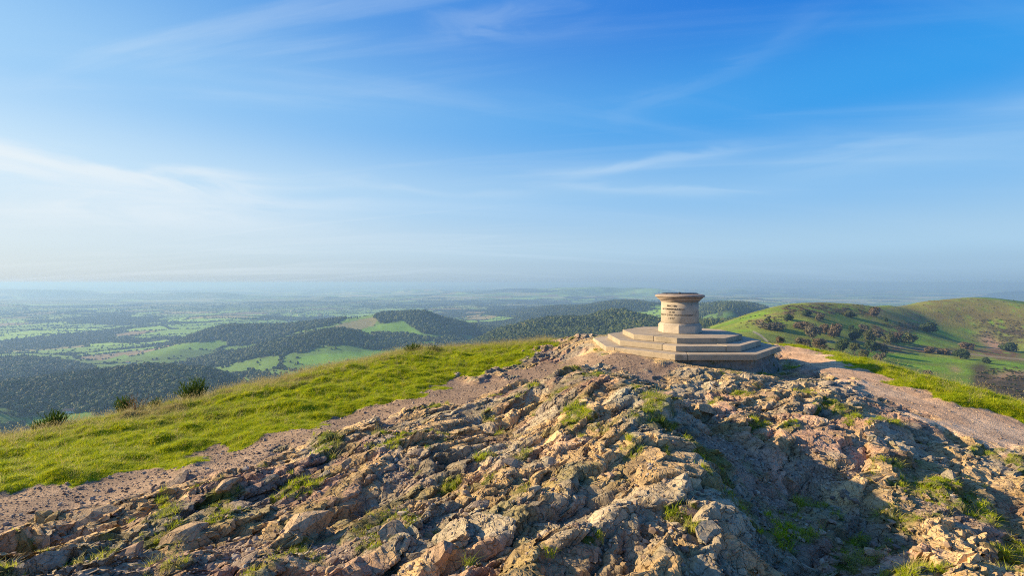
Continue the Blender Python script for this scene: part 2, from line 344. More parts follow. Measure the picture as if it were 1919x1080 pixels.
def make_materials():
    t = NT('rock')
    c = t.attr('Col')
    n1 = t.noise(9, 6, 0.65); n2 = t.noise(55, 5, 0.7); n3 = t.noise(2.2, 4, 0.6)
    col = t.mix(1.0, c, t.ramp(n1, [(0.25, (0.62, 0.6, 0.6)), (0.5, (1, 1, 1)), (0.75, (1.28, 1.2, 1.1))]), 'MULTIPLY')
    col = t.mix(1.0, col, t.ramp(n2, [(0.3, (0.7, 0.7, 0.7)), (0.55, (1.05, 1.05, 1.05)), (0.75, (1.3, 1.3, 1.3))]), 'MULTIPLY')
    lich = t.math('MULTIPLY', t.rng(t.noise(16, 5, 0.7), 0.56, 0.66), t.rng(n3, 0.42, 0.6))
    col = t.mix(t.math('MULTIPLY', lich, 0.65), col, (0.36, 0.37, 0.29))
    yl = t.math('MULTIPLY', t.rng(t.noise(23, 4, 0.6, dist=0.5), 0.66, 0.72), t.rng(t.noise(1.1, 3), 0.5, 0.62))
    col = t.mix(t.math('MULTIPLY', yl, 0.7), col, (0.36, 0.25, 0.04))
    vo = t.n('ShaderNodeTexVoronoi', feature='DISTANCE_TO_EDGE'); vo.inputs['Scale'].default_value = 11
    wv = t.n('ShaderNodeVectorMath', operation='ADD'); t.l(t.pos(), wv.inputs[0])
    wc = t.n('ShaderNodeVectorMath', operation='SCALE'); t.l(t.noise(5, 3, out='Color'), wc.inputs[0]); wc.inputs['Scale'].default_value = 0.25; t.l(wc.outputs[0], wv.inputs[1])
    t.l(wv.outputs[0], vo.inputs['Vector'])
    crack = t.rng(vo.outputs['Distance'], 0.0, 0.06)
    b1 = t.bump(t.math('ADD', n2, t.math('MULTIPLY', n1, 1.5)), 0.75, 0.012)
    b2 = t.bump(crack, 0.8, 0.016, b1)
    b3 = t.bump(t.noise(190, 3, 0.7), 0.5, 0.003, b2)
    t.bsdf(col, 0.88, b3, 0.25)

    t = NT('gravel')
    c = t.attr('Col')
    vo = t.n('ShaderNodeTexVoronoi'); vo.inputs['Scale'].default_value = 60; t.l(t.pos(), vo.inputs['Vector'])
    rr = t.n('ShaderNodeSeparateColor'); t.l(vo.outputs['Color'], rr.inputs[0])
    col = t.mix(1.0, c, t.ramp(rr.outputs[0], [(0.0, (0.6, 0.58, 0.6)), (0.5, (1, 1, 1)), (1.0, (1.5, 1.42, 1.35))]), 'MULTIPLY')
    col = t.mix(1.0, col, t.ramp(t.noise(2.2, 5, 0.65), [(0.3, (0.70, 0.67, 0.65)), (0.7, (1.22, 1.2, 1.18))]), 'MULTIPLY')
    b = t.bump(vo.outputs['Distance'], 0.5, 0.010)
    b = t.bump(t.noise(120, 3, 0.7), 0.5, 0.004, b)
    t.bsdf(col, 0.92, b, 0.2)

    t = NT('turf')
    c = t.attr('Col')
    col = t.mix(1.0, c, t.ramp(t.noise(30, 5, 0.7), [(0.3, (0.6, 0.65, 0.5)), (0.7, (1.3, 1.25, 1.2))]), 'MULTIPLY')
    b = t.bump(t.noise(70, 4, 0.7), 0.8, 0.03)
    t.bsdf(col, 0.95, b, 0.1)

    t = NT('grass')
    n1 = t.noise(1.3, 4, 0.6); n2 = t.noise(6, 3, 0.6)
    oi = t.n('ShaderNodeObjectInfo').outputs['Random']
    gcol = t.ramp(t.math('ADD', t.math('MULTIPLY', n2, 0.6), t.math('MULTIPLY', oi, 0.4)), [(0.25, (0.18, 0.29, 0.005)), (0.5, (0.42, 0.49, 0.010)), (0.75, (0.63, 0.60, 0.026))])
    tint = t.attr('dry', 'INSTANCER', 'Fac')
    dry = t.math('ADD', tint, t.math('MULTIPLY', t.math('SUBTRACT', oi, 0.5), 0.35))
    col = t.mix(t.rng(dry, 0.35, 0.8), gcol, t.ramp(oi, [(0.0, (0.30, 0.25, 0.09)), (1.0, (0.48, 0.41, 0.20))]))
    t.leaf(col, 0.45, 0.55, 0.25)

    t = NT('far_ground')
    c = t.attr('Col')
    n1 = t.noise(0.03, 5, 0.65); n2 = t.noise(0.3, 4, 0.7)
    col = t.mix(1.0, c, t.ramp(n1, [(0.3, (0.78, 0.8, 0.8)), (0.7, (1.2, 1.18, 1.15))]), 'MULTIPLY')
    col = t.mix(1.0, col, t.ramp(n2, [(0.3, (0.8, 0.82, 0.8)), (0.7, (1.2, 1.18, 1.1))]), 'MULTIPLY')
    b = t.bump(n2, 0.6, 2.0)
    t.bsdf(col, 0.95, b, 0.1)

    t = NT('far_leaves')
    oi = t.n('ShaderNodeObjectInfo').outputs['Random']
    n1 = t.noise(0.006, 4, 0.6); n2 = t.noise(0.5, 3, 0.6)
    f = t.math('ADD', t.math('MULTIPLY', n1, 0.45), t.math('MULTIPLY', oi, 0.55))
    col = t.ramp(f, [(0.2, (0.016, 0.032, 0.014)), (0.45, (0.034, 0.058, 0.020)), (0.70, (0.085, 0.11, 0.028)), (0.88, (0.17, 0.15, 0.055))])
    col = t.mix(1.0, col, t.ramp(n2, [(0.3, (0.7, 0.72, 0.7)), (0.7, (1.3, 1.28, 1.2))]), 'MULTIPLY')
    t.bsdf(col, 0.8, None, 0.15)

    for nm, a, b in (('leaf_olive', (0.060, 0.078, 0.024), (0.13, 0.14, 0.045)), ('leaf_dark', (0.028, 0.05, 0.018), (0.065, 0.10, 0.03)),
                     ('leaf_russet', (0.105, 0.08, 0.045), (0.19, 0.145, 0.085)), ('leaf_grey', (0.09, 0.085, 0.055), (0.17, 0.155, 0.10)),
                     ('broom_green', (0.04, 0.085, 0.012), (0.11, 0.17, 0.02)), ('dead_stem', (0.13, 0.075, 0.045), (0.22, 0.14, 0.08)), ('bark', (0.06, 0.048, 0.038), (0.13, 0.11, 0.09))):
        t = NT(nm)
        sc = 1.4 if 'leaf' in nm else 14
        col = t.ramp(t.noise(sc, 4, 0.7), [(0.3, a), (0.7, b)])
        if nm == 'bark' : t.bsdf(col, 0.9, None, 0.1)
        else: t.leaf(col, 0.25, 0.7, 0.15)

    def granite(nm, base, stain):
        t = NT(nm)
        o = t.pos()
        sp_ = t.ramp(t.noise(170, 3, 0.75, o), [(0.32, (0.45, 0.45, 0.46)), (0.5, (1, 1, 1)), (0.68, (1.35, 1.33, 1.3))])
        col = t.mix(1.0, base, sp_, 'MULTIPLY')
        col = t.mix(1.0, col, t.ramp(t.noise(4, 5, 0.65, o), [(0.3, (0.78, 0.77, 0.76)), (0.7, (1.12, 1.1, 1.06))]), 'MULTIPLY')
        col = t.mix(t.math('MULTIPLY', t.rng(t.noise(7, 5, 0.7, o), 0.55, 0.75), 0.5), col, stain)
        col = t.mix(t.math('MULTIPLY', t.rng(t.noise(2.3, 6, 0.75, o), 0.54, 0.66), 0.45), col, (0.17, 0.15, 0.11))
        rn = t.n('ShaderNodeObjectInfo').outputs['Random']
        col = t.mix(1.0, col, t.ramp(rn, [(0.0, (0.80, 0.80, 0.80)), (1.0, (1.10, 1.08, 1.05))]), 'MULTIPLY')
        t.bsdf(col, 0.8, t.bump(t.noise(120, 4, 0.7, o), 0.4, 0.006), 0.3)
    granite('granite_step', (0.42, 0.355, 0.27), (0.19, 0.175, 0.10))
    granite('granite_pillar', (0.47, 0.41, 0.34), (0.30, 0.27, 0.19))
    granite('granite_cap', (0.36, 0.30, 0.26), (0.15, 0.13, 0.10))
    t = NT('foundation')
    o = t.pos(); mn = t.noise(5, 5, 0.65, o)
    col = t.ramp(t.noise(14, 6, 0.7, o), [(0.3, (0.13, 0.115, 0.10)), (0.7, (0.33, 0.29, 0.25))])
    col = t.mix(t.rng(mn, 0.55, 0.63), col, (0.055, 0.085, 0.018))
    t.bsdf(col, 0.92, t.bump(t.noise(25, 6, 0.7, o), 0.9, 0.04), 0.2)
    t = NT('letter_paint'); t.bsdf(t.ramp(t.noise(60, 3), [(0.3, (0.03, 0.026, 0.022)), (0.7, (0.10, 0.085, 0.07))]), 0.7)
    t = NT('bronze'); t.bsdf(t.ramp(t.noise(12, 4), [(0.3, (0.05, 0.055, 0.055)), (0.7, (0.12, 0.115, 0.10))]), 0.42, None, 0.4, 0.8)
    t = NT('mortar'); t.bsdf((0.10, 0.09, 0.075), 0.95)
    t = NT('render_white'); t.bsdf(t.ramp(t.noise(0.4, 3), [(0.3, (0.55, 0.52, 0.47)), (0.7, (0.75, 0.73, 0.68))]), 0.85)
    t = NT('brick_red'); t.bsdf(t.ramp(t.noise(0.6, 3), [(0.3, (0.26, 0.12, 0.08)), (0.7, (0.38, 0.19, 0.12))]), 0.9)
    t = NT('roof_tile'); t.bsdf(t.ramp(t.noise(0.7, 3), [(0.3, (0.09, 0.07, 0.065)), (0.7, (0.2, 0.13, 0.10))]), 0.85)
    t = NT('window_glass'); t.bsdf((0.03, 0.035, 0.04), 0.15, None, 0.5)
make_materials()

# ------------------------------------------------------------------ object helpers
def link(o, parent=None):
    C.objects.link(o)
    if parent is not None: o.parent = parent
    return o
def mesh_np(name, verts, faces, mats, parent=None, smooth=False, attrs=None, fmat=None):
    """faces: (n,4) or (n,3) int array"""
    me = bpy.data.meshes.new(name); k = faces.shape[1]
    me.vertices.add(len(verts)); me.vertices.foreach_set('co', np.ascontiguousarray(verts, np.float32).ravel())
    me.loops.add(faces.size); me.loops.foreach_set('vertex_index', np.ascontiguousarray(faces, np.int32).ravel())
    me.polygons.add(len(faces)); me.polygons.foreach_set('loop_start', np.arange(0, faces.size, k, dtype=np.int32))
    me.polygons.foreach_set('loop_total', np.full(len(faces), k, np.int32))
    me.polygons.foreach_set('use_smooth', np.full(len(faces), smooth))
    for a, v in (attrs or {}).items():
        if v.ndim == 2:
            at = me.attributes.new(a, 'FLOAT_COLOR', 'POINT'); at.data.foreach_set('color', np.concatenate([v, np.ones((len(v), 1))], 1).astype(np.float32).ravel())
        else:
            at = me.attributes.new(a, 'FLOAT', 'POINT'); at.data.foreach_set('value', v.astype(np.float32))
    for m in (mats if isinstance(mats, (list, tuple)) else [mats]): me.materials.append(MATS[m])
    if fmat is not None: me.polygons.foreach_set('material_index', fmat.astype(np.int32))
    me.update(); me.validate()
    return link(bpy.data.objects.new(name, me), parent)
def tag(o, label=None, cat=None, group=None, kind=None):
    if label: o['label'] = label
    if cat: o['category'] = cat
    if group: o['group'] = group
    if kind: o['kind'] = kind
    return o
def empty(name, loc=(0, 0, 0), rz=0.0):
    o = bpy.data.objects.new(name, None); o.location = loc; o.rotation_euler = (0, 0, rz); o.empty_display_size = 0.3
    return link(o)
def bm_obj(name, bm, mats, parent=None, smooth=False):
    me = bpy.data.meshes.new(name); bm.to_mesh(me); bm.free()
    for m in (mats if isinstance(mats, (list, tuple)) else [mats]): me.materials.append(MATS[m])
    if smooth: me.polygons.foreach_set('use_smooth', [True]*len(me.polygons))
    return link(bpy.data.objects.new(name, me), parent)
def sub_mesh(name, V, faces, mats, smooth, attrs, parent=None):
    ids, inv = np.unique(faces, return_inverse=True)
    return mesh_np(name, V[ids], inv.reshape(faces.shape), mats, parent, smooth, {a: v[ids] for a, v in attrs.items()})
def scatter(name, pos, scale, rot, idx, sources, extra=None, label=None, cat=None, parent=None):
    """one stuff object: a point cloud whose points carry leaf clumps, tufts or pebbles"""
    me = bpy.data.meshes.new(name); me.vertices.add(len(pos)); me.vertices.foreach_set('co', np.ascontiguousarray(pos, np.float32).ravel())
    def at(nm, t, v, key):
        a = me.attributes.new(nm, t, 'POINT'); a.data.foreach_set(key, np.ascontiguousarray(v).ravel())
    at('sc', 'FLOAT_VECTOR', scale.astype(np.float32), 'vector'); at('rt', 'FLOAT_VECTOR', rot.astype(np.float32), 'vector'); at('ix', 'INT', idx.astype(np.int32), 'value')
    for k_, v_ in (extra or {}).items(): at(k_, 'FLOAT', v_.astype(np.float32), 'value')
    o = link(bpy.data.objects.new(name, me), parent)
    g = bpy.data.node_groups.new(name, 'GeometryNodeTree')
    g.interface.new_socket('Geometry', in_out='INPUT', socket_type='NodeSocketGeometry'); g.interface.new_socket('Geometry', in_out='OUTPUT', socket_type='NodeSocketGeometry')
    N = g.nodes.new; L = g.links.new
    gi = N('NodeGroupInput'); go = N('NodeGroupOutput'); ip = N('GeometryNodeInstanceOnPoints'); jn = N('GeometryNodeJoinGeometry')
    for s in reversed(sources):
        ob = N('GeometryNodeObjectInfo'); ob.inputs['Object'].default_value = s; ob.inputs['As Instance'].default_value = True
        L(ob.outputs['Geometry'], jn.inputs[0])
    def na(nm, t):
        a = N('GeometryNodeInputNamedAttribute'); a.data_type = t; a.inputs['Name'].default_value = nm; return a.outputs[0]
    L(gi.outputs[0], ip.inputs['Points']); L(jn.outputs[0], ip.inputs['Instance']); ip.inputs['Pick Instance'].default_value = True
    L(na('ix', 'INT'), ip.inputs['Instance Index']); L(na('sc', 'FLOAT_VECTOR'), ip.inputs['Scale'])
    er = N('FunctionNodeEulerToRotation'); L(na('rt', 'FLOAT_VECTOR'), er.inputs[0]); L(er.outputs[0], ip.inputs['Rotation'])
    L(ip.outputs[0], go.inputs[0])
    md = o.modifiers.new('scatter', 'NODES'); md.node_group = g
    return tag(o, label, cat, None, 'stuff')
def source(name, verts, faces, mats, fmat=None, smooth=False):
    """a shape that only the scattered masses use; it is not linked to the scene itself"""
    o = mesh_np(name, np.array(verts), np.array(faces), mats, None, smooth, None, fmat)
    C.objects.unlink(o); return o

# ------------------------------------------------------------------ near ground: summit rock, gravel paths, turf
def geo(a, b, step): return list(np.exp(np.arange(math.log(a), math.log(b), step)))
az_in = np.arange(-0.93, 0.93, 0.0026)
az_n = np.concatenate([np.arange(-1.75, -0.93, 0.02), az_in, np.arange(0.93, 1.76, 0.02)])
r_n = np.array(geo(0.7, 1.7, 0.02)+geo(1.7, 13.5, 0.0042)+geo(13.5, 42, 0.013))
RN, AN = np.meshgrid(r_n, az_n, indexing='ij')
XN = RN*np.sin(AN); YN = RN*np.cos(AN)
ZB = base_z(XN, YN)
PX, PY = to_px(XN, YN, ZB)
wob = (fbm(XN*2.3, YN*2.3, 4, 11)-0.5); wob2 = (fbm(XN*2.3+40, YN*2.3, 4, 12)-0.5)
k_ = 60*np.minimum(1.0, 8/np.maximum(RN, 3))
QX = PX+wob*k_*1.4; QY = PY+wob2*k_*0.75
grass_poly = [(-3000, 1400), (-3000, 300), (1045, 300), (1045, 640), (1010, 657), (960, 682), (920, 696), (850, 719), (800, 737), (720, 758), (640, 786), (533, 817), (433, 843), (347, 873), (310, 881), (187, 894), (133, 910), (67, 922), (0, 938), (-300, 1010)]
lpath_poly = [(-300, 1010), (0, 938), (67, 922), (187, 894), (310, 881), (433, 843), (640, 786), (800, 737), (850, 719), (900, 722), (1000, 690), (1090, 660), (1130, 664), (1262, 678), (1275, 690), (1240, 712), (1180, 700), (1120, 690), (1060, 700), (980, 722), (850, 757), (700, 802), (600, 830), (480, 866), (370, 892), (250, 917), (150, 952), (0, 1002), (-300, 1090)]
rpath_poly = [(1440, 640), (1461, 648), (1513, 655), (1574, 680), (1635, 697), (1696, 726), (1757, 744), (1849, 771), (1919, 793), (2400, 960), (2400, 1060), (1919, 840), (1788, 803), (1727, 772), (1626, 739), (1574, 714), (1525, 693), (1478, 672), (1462, 660)]
verge_poly = [(1300, 300), (4000, 300), (4000, 1500), (2400, 960), (1919, 793), (1849, 771), (1757, 744), (1696, 726), (1635, 697), (1574, 680), (1513, 655), (1440, 640)]
gully_polys = [[(1330, 815), (1390, 850), (1480, 930), (1540, 1000), (1500, 1040), (1440, 1000), (1400, 920), (1350, 860)], [(1480, 850), (1560, 862), (1640, 893), (1640, 905), (1560, 895), (1490, 872)], [(1690, 945), (1780, 955), (1890, 985), (1890, 1000), (1760, 985), (1690, 965)],
               [(640, 1010), (760, 960), (800, 975), (700, 1050), (560, 1075), (540, 1050)], [(380, 1020), (470, 1000), (520, 1040), (420, 1075)], [(700, 880), (790, 870), (800, 900), (720, 905)]]
G = inpoly(QX, QY, grass_poly) & (RN > 3)
V_ = inpoly(QX, QY, verge_poly) & (RN > 3)
Lp = inpoly(QX, QY, lpath_poly) & (YN > 2)
Rp = inpoly(QX, QY, rpath_poly) & (YN > 2)
G |= (RN > 17) & (PX < 1300); V_ |= (RN > 17) & (PX >= 1300)
Gu = np.zeros(G.shape, bool)
for pl_ in gully_polys: Gu |= inpoly(QX, QY, pl_) & (YN > 1)
zone = np.zeros(G.shape, int)                     # 0 rock, 1 left grass, 2 left path, 3 right path, 4 verge
zone[Gu] = 0; zone[G] = 1; zone[V_] = 4; zone[Lp] = 2; zone[Rp] = 3
MX, MY = 4.2, 11.4                                 # the toposcope's centre
soft = blur((zone == 0).astype(float), 3)
gsoft = blur(((zone == 1) | (zone == 4)).astype(float), 7)
gul = blur(Gu.astype(float), 6)
# fractured bedrock
wx = XN+0.16*(fbm(XN*3, YN*3, 3, 21)-0.5)*2; wy = YN+0.16*(fbm(XN*3+9, YN*3, 3, 22)-0.5)*2
wx2 = wx+0.03*(fbm(XN*14, YN*14, 2, 23)-0.5)*2; wy2 = wy+0.03*(fbm(XN*14+5, YN*14, 2, 24)-0.5)*2
ca, pa, ea, ma = cells(wx, wy, 0.50, 100, R(46), 2.6, -0.45, 0.85)
cb, pb, eb, mb_ = cells(wx2, wy2, 0.23, 200, R(42), 2.4, -0.6, 0.6)
cc, pc, ec, mc = cells(wx2, wy2, 0.10, 300, R(50), 2.0, -0.55, 0.7)
cd, pd, ed, md_ = cells(wx2, wy2, 0.042, 400, R(40), 1.7, -0.4, 0.8)
jag = 0.18+0.72*sm(0.32, 0.66, fbm(XN*0.9, YN*0.9, 3, 31))
blk = 0.2+0.75*sm(0.35, 0.64, fbm(XN*1.7+3, YN*1.7, 3, 32))
slab = sm(0.44, 0.60, fbm(XN*0.8+21, YN*0.8, 3, 39))          # broad smooth slabs between the shattered parts
fine = 1-0.72*slab
sa1, sb1 = (wx*math.cos(R(46))+wy*math.sin(R(46))), (-wx*math.sin(R(46))+wy*math.cos(R(46)))
rib = 1-np.abs(2*fbm(sa1*0.55, sb1*2.6, 3, 48, 0.45)-1)*2.2       # long slanting ribs of the strata
rock = 0.15*(ma-0.45)+0.06*(pa-0.5)+0.09*np.clip(rib, -0.6, 1)+0.062*(pb-0.5)*jag*fine+0.050*(mb_-0.5)*jag*(0.4+0.6*fine)+0.046*(pc-0.5)*blk*(0.35+0.65*fine)+0.035*(mc-0.5)*(0.3+0.7*fine)+0.016*(pd-0.5)*blk*fine
rock = rock-0.042*np.exp(-(eb/0.012)**2)*(0.3+0.7*jag)-0.024*np.exp(-(ec/0.007)**2)*(0.25+0.75*blk)-0.010*np.exp(-(ed/0.006)**2)*blk-0.045*np.exp(-(ea/0.02)**2)
rock = rock+0.10*(fbm(XN*1.1, YN*1.1, 4, 33)-0.5)+0.026*(fbm(XN*16, YN*16, 4, 34, 0.65)-0.5)-0.03
mon = np.hypot(XN-MX, YN-MY)
damp = 0.22+0.78*sm(2.0, 3.2, mon)
amp = soft*(1-0.6*gul)*damp*(0.75+0.25*sm(9, 6, RN))
hum = 0.15*(fbm(XN*1.4, YN*2.2, 3, 35)-0.5)+0.12*(fbm(XN*3.4, YN*5.0, 3, 36)-0.5)
pathn = 0.03*(fbm(XN*1.5, YN*1.5, 3, 37)-0.5)+0.012*(fbm(XN*9, YN*9, 3, 38)-0.5)
ZN = ZB+rock*amp+hum*gsoft*np.clip(RN/6, 0.3, 1.2)+pathn*(1-soft*0.7)+0.03*gsoft
# keep the ground clear of the step stones
lim = np.where(mon < 2.0, -0.03, 0.10)
ZN = np.where(mon < 2.35, np.minimum(ZN, lim), ZN)
hx = 0.09*(pb-0.5)+0.05*(pc-0.5)+0.02*(pd-0.5); hy = 0.09*(cb-0.5)+0.05*(cc-0.5)
XH = XN+amp*(hx+0.10*(fbm(XN*7, YN*7, 3, 61)-0.5)); YH = YN+amp*(hy*0.6+0.10*(fbm(XN*7+31, YN*7, 3, 62)-0.5))
# moss: patches that sit where the noise puts them and where the photograph shows tufts
tuft_spots = [(1745,930,85,22),(1845,842,60,20),(1900,880,30,18),(1507,742,22,13),(1590,775,25,9),(1640,792,30,10),(1680,805,25,9),(1225,775,14,26),(1080,800,34,16),(1250,775,16,30),(1700,880,20,8),(1610,1045,50,25),(1545,760,20,8),(1420,810,22,12),(1600,990,30,12),(1480,820,20,10),(1560,955,18,8),
              (1265,945,28,22),(1285,1010,20,20),(1245,845,12,12),(700,840,30,12),(615,850,34,12),(560,1050,22,20),(300,955,26,14),(330,968,20,10),(720,1030,24,20),(840,905,20,12),(480,865,22,6),(150,940,40,8),(40,1010,22,10),(770,985,25,14),(1035,1060,18,12),(860,1065,20,10),(930,800,20,7),(660,800,22,8),(450,900,24,8),(1740,975,30,8),(1880,1010,40,12),(1480,690,22,16),(1130,655,10,5),(1330,760,20,10),(1390,735,16,8),(1110,1005,16,12),(400,940,20,9),(250,985,18,7),(90,1045,25,10)]
moss = np.zeros(G.shape)
for (a, b, w_, h_) in tuft_spots:
    moss = np.maximum(moss, np.exp(-(((QX-a)/w_)**2+((QY-b)/h_)**2)*1.5))
mnoise = fbm(XN*3.4, YN*3.4, 4, 81, 0.6)
moss = np.clip(sm(0.35, 0.6, moss*(0.6+0.8*mnoise))+0.8*sm(0.57, 0.66, mnoise)*sm(0.4, 0.55, fbm(XN*0.8, YN*0.8, 2, 83)), 0, 1)*soft
ZN = ZN+0.02*moss*(fbm(XN*22, YN*22, 2, 85))
# colours
def mixc(a, b, f): return a*(1-f[..., None])+np.array(b)*f[..., None]
one = np.ones(G.shape)
tone = np.stack([0.50*one, 0.35*one, 0.18*one], -1)
tone = mixc(tone, (0.40, 0.255, 0.175), sm(0.48, 0.70, fbm(XN*1.2+7, YN*1.2, 3, 91)))
tone = mixc(tone, (0.31, 0.28, 0.215), sm(0.5, 0.62, fbm(XN*2.1, YN*2.1+5, 4, 92))*0.7)
# the steep right flank of the near ridge is grey-green with lichen
flank = np.zeros(G.shape)
flank = np.maximum(flank, blur(inpoly(QX, QY, [(1140, 740), (1180, 715), (1240, 790), (1330, 840), (1400, 960), (1420, 1080), (1360, 1080), (1330, 960), (1270, 850), (1190, 800)]).astype(float), 6))
tone = mixc(tone, (0.31, 0.30, 0.235), flank*0.75)
tone = tone*(0.68+0.55*cb+0.35*(cc-0.5)+0.25*(ca-0.5))[..., None]
tone = mixc(tone, (0.31, 0.225, 0.165), gul*0.9)
tone = mixc(tone, (0.075, 0.105, 0.014), np.clip(moss*1.0, 0, 1)*(0.55+0.45*sm(0.4, 0.6, fbm(XN*12, YN*12, 2, 95))))
ylw = sm(0.62, 0.72, fbm(XN*2.7+50, YN*2.7, 3, 97))*soft*0.5
tone = mixc(tone, (0.20, 0.17, 0.045), ylw)
pathc = np.stack([0.24*one, 0.175*one, 0.125*one], -1); pathc = mixc(pathc, (0.29, 0.215, 0.15), sm(0.4, 0.7, fbm(XN*1.3, YN*1.3, 3, 98)))
rpc = np.stack([0.56*one, 0.37*one, 0.22*one], -1); rpc = mixc(rpc, (0.60, 0.43, 0.275), sm(0.4, 0.7, fbm(XN*1.3, YN*1.3, 3, 99)))
dryf = np.clip(sm(0.54, 0.70, fbm(XN*0.7+11, YN*1.6, 4, 101))*0.8, 0, 1)
grc = np.stack([0.25*one, 0.31*one, 0.014*one], -1); grc = mixc(grc, (0.28, 0.23, 0.09), dryf*0.7)
col = np.where((zone == 0)[..., None], tone, np.where((zone == 2)[..., None], pathc, np.where((zone == 3)[..., None], rpc, grc)))
for _ in range(1):
    edge = blur((zone == 2).astype(float), 4); 
VN = np.stack([XH, YH, ZN], -1).reshape(-1, 3); COL = np.clip(col, 0, 1).reshape(-1, 3)
nr, na_ = XN.shape
I = np.arange(nr*na_).reshape(nr, na_)
FN = np.stack([I[:-1, :-1], I[:-1, 1:], I[1:, 1:], I[1:, :-1]], -1).reshape(-1, 4)[:, ::-1]
fz = zone[:-1, :-1].ravel()
attrs = {'Col': COL}
rock_o = tag(sub_mesh('rocky_summit', VN, FN[fz == 0], 'rock', False, attrs), 'fractured tan bedrock of the summit running from the foreground to the monument', None, None, 'structure')
tag(sub_mesh('grass_slope', VN, FN[fz == 1], 'turf', True, attrs), 'green grassy slope left of the gravel path', None, None, 'structure')
tag(sub_mesh('gravel_path', VN, FN[fz == 2], 'gravel', True, attrs), 'pinkish gravel path between the grass slope and the rocks', None, None, 'structure')
tag(sub_mesh('stony_path', VN, FN[fz == 3], 'gravel', True, attrs), 'wide pale stony path to the right of the monument', None, None, 'structure')
tag(sub_mesh('grass_verge', VN, FN[fz == 4], 'turf', True, attrs), 'grass verge beyond the stony path on the right', None, None, 'structure')

def grid_lookup(r, az, field):
    ir = np.clip(np.searchsorted(r_n, r)-1, 0, nr-2); ia = np.clip(np.searchsorted(az_n, az)-1, 0, na_-2)
    fr = ((r-r_n[ir])/(r_n[ir+1]-r_n[ir])); fa = ((az-az_n[ia])/(az_n[ia+1]-az_n[ia]))
    return (field[ir, ia]*(1-fr)+field[ir+1, ia]*fr)*(1-fa)+(field[ir, ia+1]*(1-fr)+field[ir+1, ia+1]*fr)*fa
def zone_at(r, az):
    ir = np.clip(np.searchsorted(r_n, r)-1, 0, nr-2); ia = np.clip(np.searchsorted(az_n, az)-1, 0, na_-2)
    return zone[ir, ia]
def near_z(x, y):
    x = np.atleast_1d(np.asarray(x, float)); y = np.atleast_1d(np.asarray(y, float))
    return grid_lookup(np.hypot(x, y), np.arctan2(x, y), ZN)

# ------------------------------------------------------------------ far ground
az_f = np.concatenate([np.arange(-1.5, -0.93, 0.015), np.arange(-0.93, 0.93, 0.0024), np.arange(0.93, 1.5, 0.015)])
r_f = np.array(geo(40, 300, 0.03)+geo(300, 16000, 0.0108)+geo(16000, 46000, 0.03))
RF, AF = np.meshgrid(r_f, az_f, indexing='ij')
XF = RF*np.sin(AF); YF = RF*np.cos(AF); ZF = far_z(XF, YF)
ZF[0] -= 0.6
FX, FY = to_px(XF, YF, ZF)
woods = [(900, 1340, [(-900, 690), (0, 712), (100, 700), (267, 672), (400, 683), (470, 705), (560, 733), (560, 765), (300, 805), (0, 845), (-900, 900)]),
         (700, 900, [(-900, 790), (180, 800), (330, 770), (560, 740), (560, 800), (0, 860), (-900, 900)]),
         (1400, 1900, [(-900, 650), (60, 665), (180, 695), (190, 715), (-900, 730)]),
         (1250, 1560, [(190, 690), (420, 690), (560, 715), (520, 735), (300, 720)]),
         (1700, 2060, [(330, 685), (433, 658), (500, 636), (567, 624), (618, 615), (660, 618), (700, 637), (735, 652), (700, 656), (650, 647), (600, 650), (560, 668), (500, 695), (440, 705), (380, 700)]),
         (2200, 2750, [(695, 596), (735, 580), (805, 580), (835, 596), (880, 604), (940, 612), (940, 632), (860, 628), (800, 628), (772, 614), (752, 603), (715, 607)]),
         (2150, 2700, [(300, 650), (367, 615), (433, 600), (520, 602), (600, 595), (665, 588), (640, 602), (605, 612), (560, 622), (500, 645), (425, 650), (425, 640), (330, 645)]),
         (1900, 2300, [(690, 622), (760, 628), (810, 638), (860, 632), (900, 640), (900, 660), (800, 652), (720, 650)]),
         (1150, 2150, [(840, 630), (900, 625), (960, 608), (1012, 594), (1090, 590), (1156, 574), (1220, 596), (1260, 612), (1260, 680), (860, 680)]),
         (1200, 1800, [(1240, 590), (1430, 590), (1430, 640), (1240, 640)]),
         (1900, 3150, [(1290, 550), (1450, 550), (1460, 605), (1400, 605), (1370, 585), (1330, 590), (1290, 605)]),
         (3000, 5000, [(900, 590), (990, 570), (1056, 556), (1170, 546), (1300, 556), (1300, 576), (1230, 572), (1160, 584), (1060, 590), (960, 596)])]
open_fields = [(850, 950, [(36, 806), (60, 786), (130, 776), (167, 772), (175, 782), (140, 799), (70, 806)])]
WOOD = np.zeros(XF.shape, bool)
for d0, d1, pl_ in woods: WOOD |= inpoly(FX, FY, pl_) & (YF > d0) & (YF < d1)
for d0, d1, pl_ in open_fields: WOOD &= ~(inpoly(FX, FY, pl_) & (YF > d0) & (YF < d1))
wn_ = fbm(XF/700, YF/700, 4, 120)
PLW = (wn_ > 0.615) & (RF > 2300)
rightH = (FX > 1330) & (RF < 1400) & (RF > 60)
wxf = XF+60*(fbm(XF/300, YF/300, 2, 131)-0.5); wyf = YF+60*(fbm(XF/300+4, YF/300, 2, 132)-0.5)
fid, _, fed, _ = cells(wxf, wyf, 290, 500, R(25), 1.6)
fid2 = h2(np.floor(fid*4096), np.floor(fid*977), 3)
onef = np.ones(XF.shape)
past = np.stack([(0.075+0.075*fid2), (0.125+0.10*fid2), (0.03+0.02*fid2)], -1)
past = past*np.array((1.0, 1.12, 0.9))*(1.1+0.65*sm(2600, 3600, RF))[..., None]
arable = np.stack([0.20+0.06*fid2, 0.15+0.05*fid2, 0.095+0.02*fid2], -1)
stub = np.stack([0.27*onef, 0.235*onef, 0.11*onef], -1)
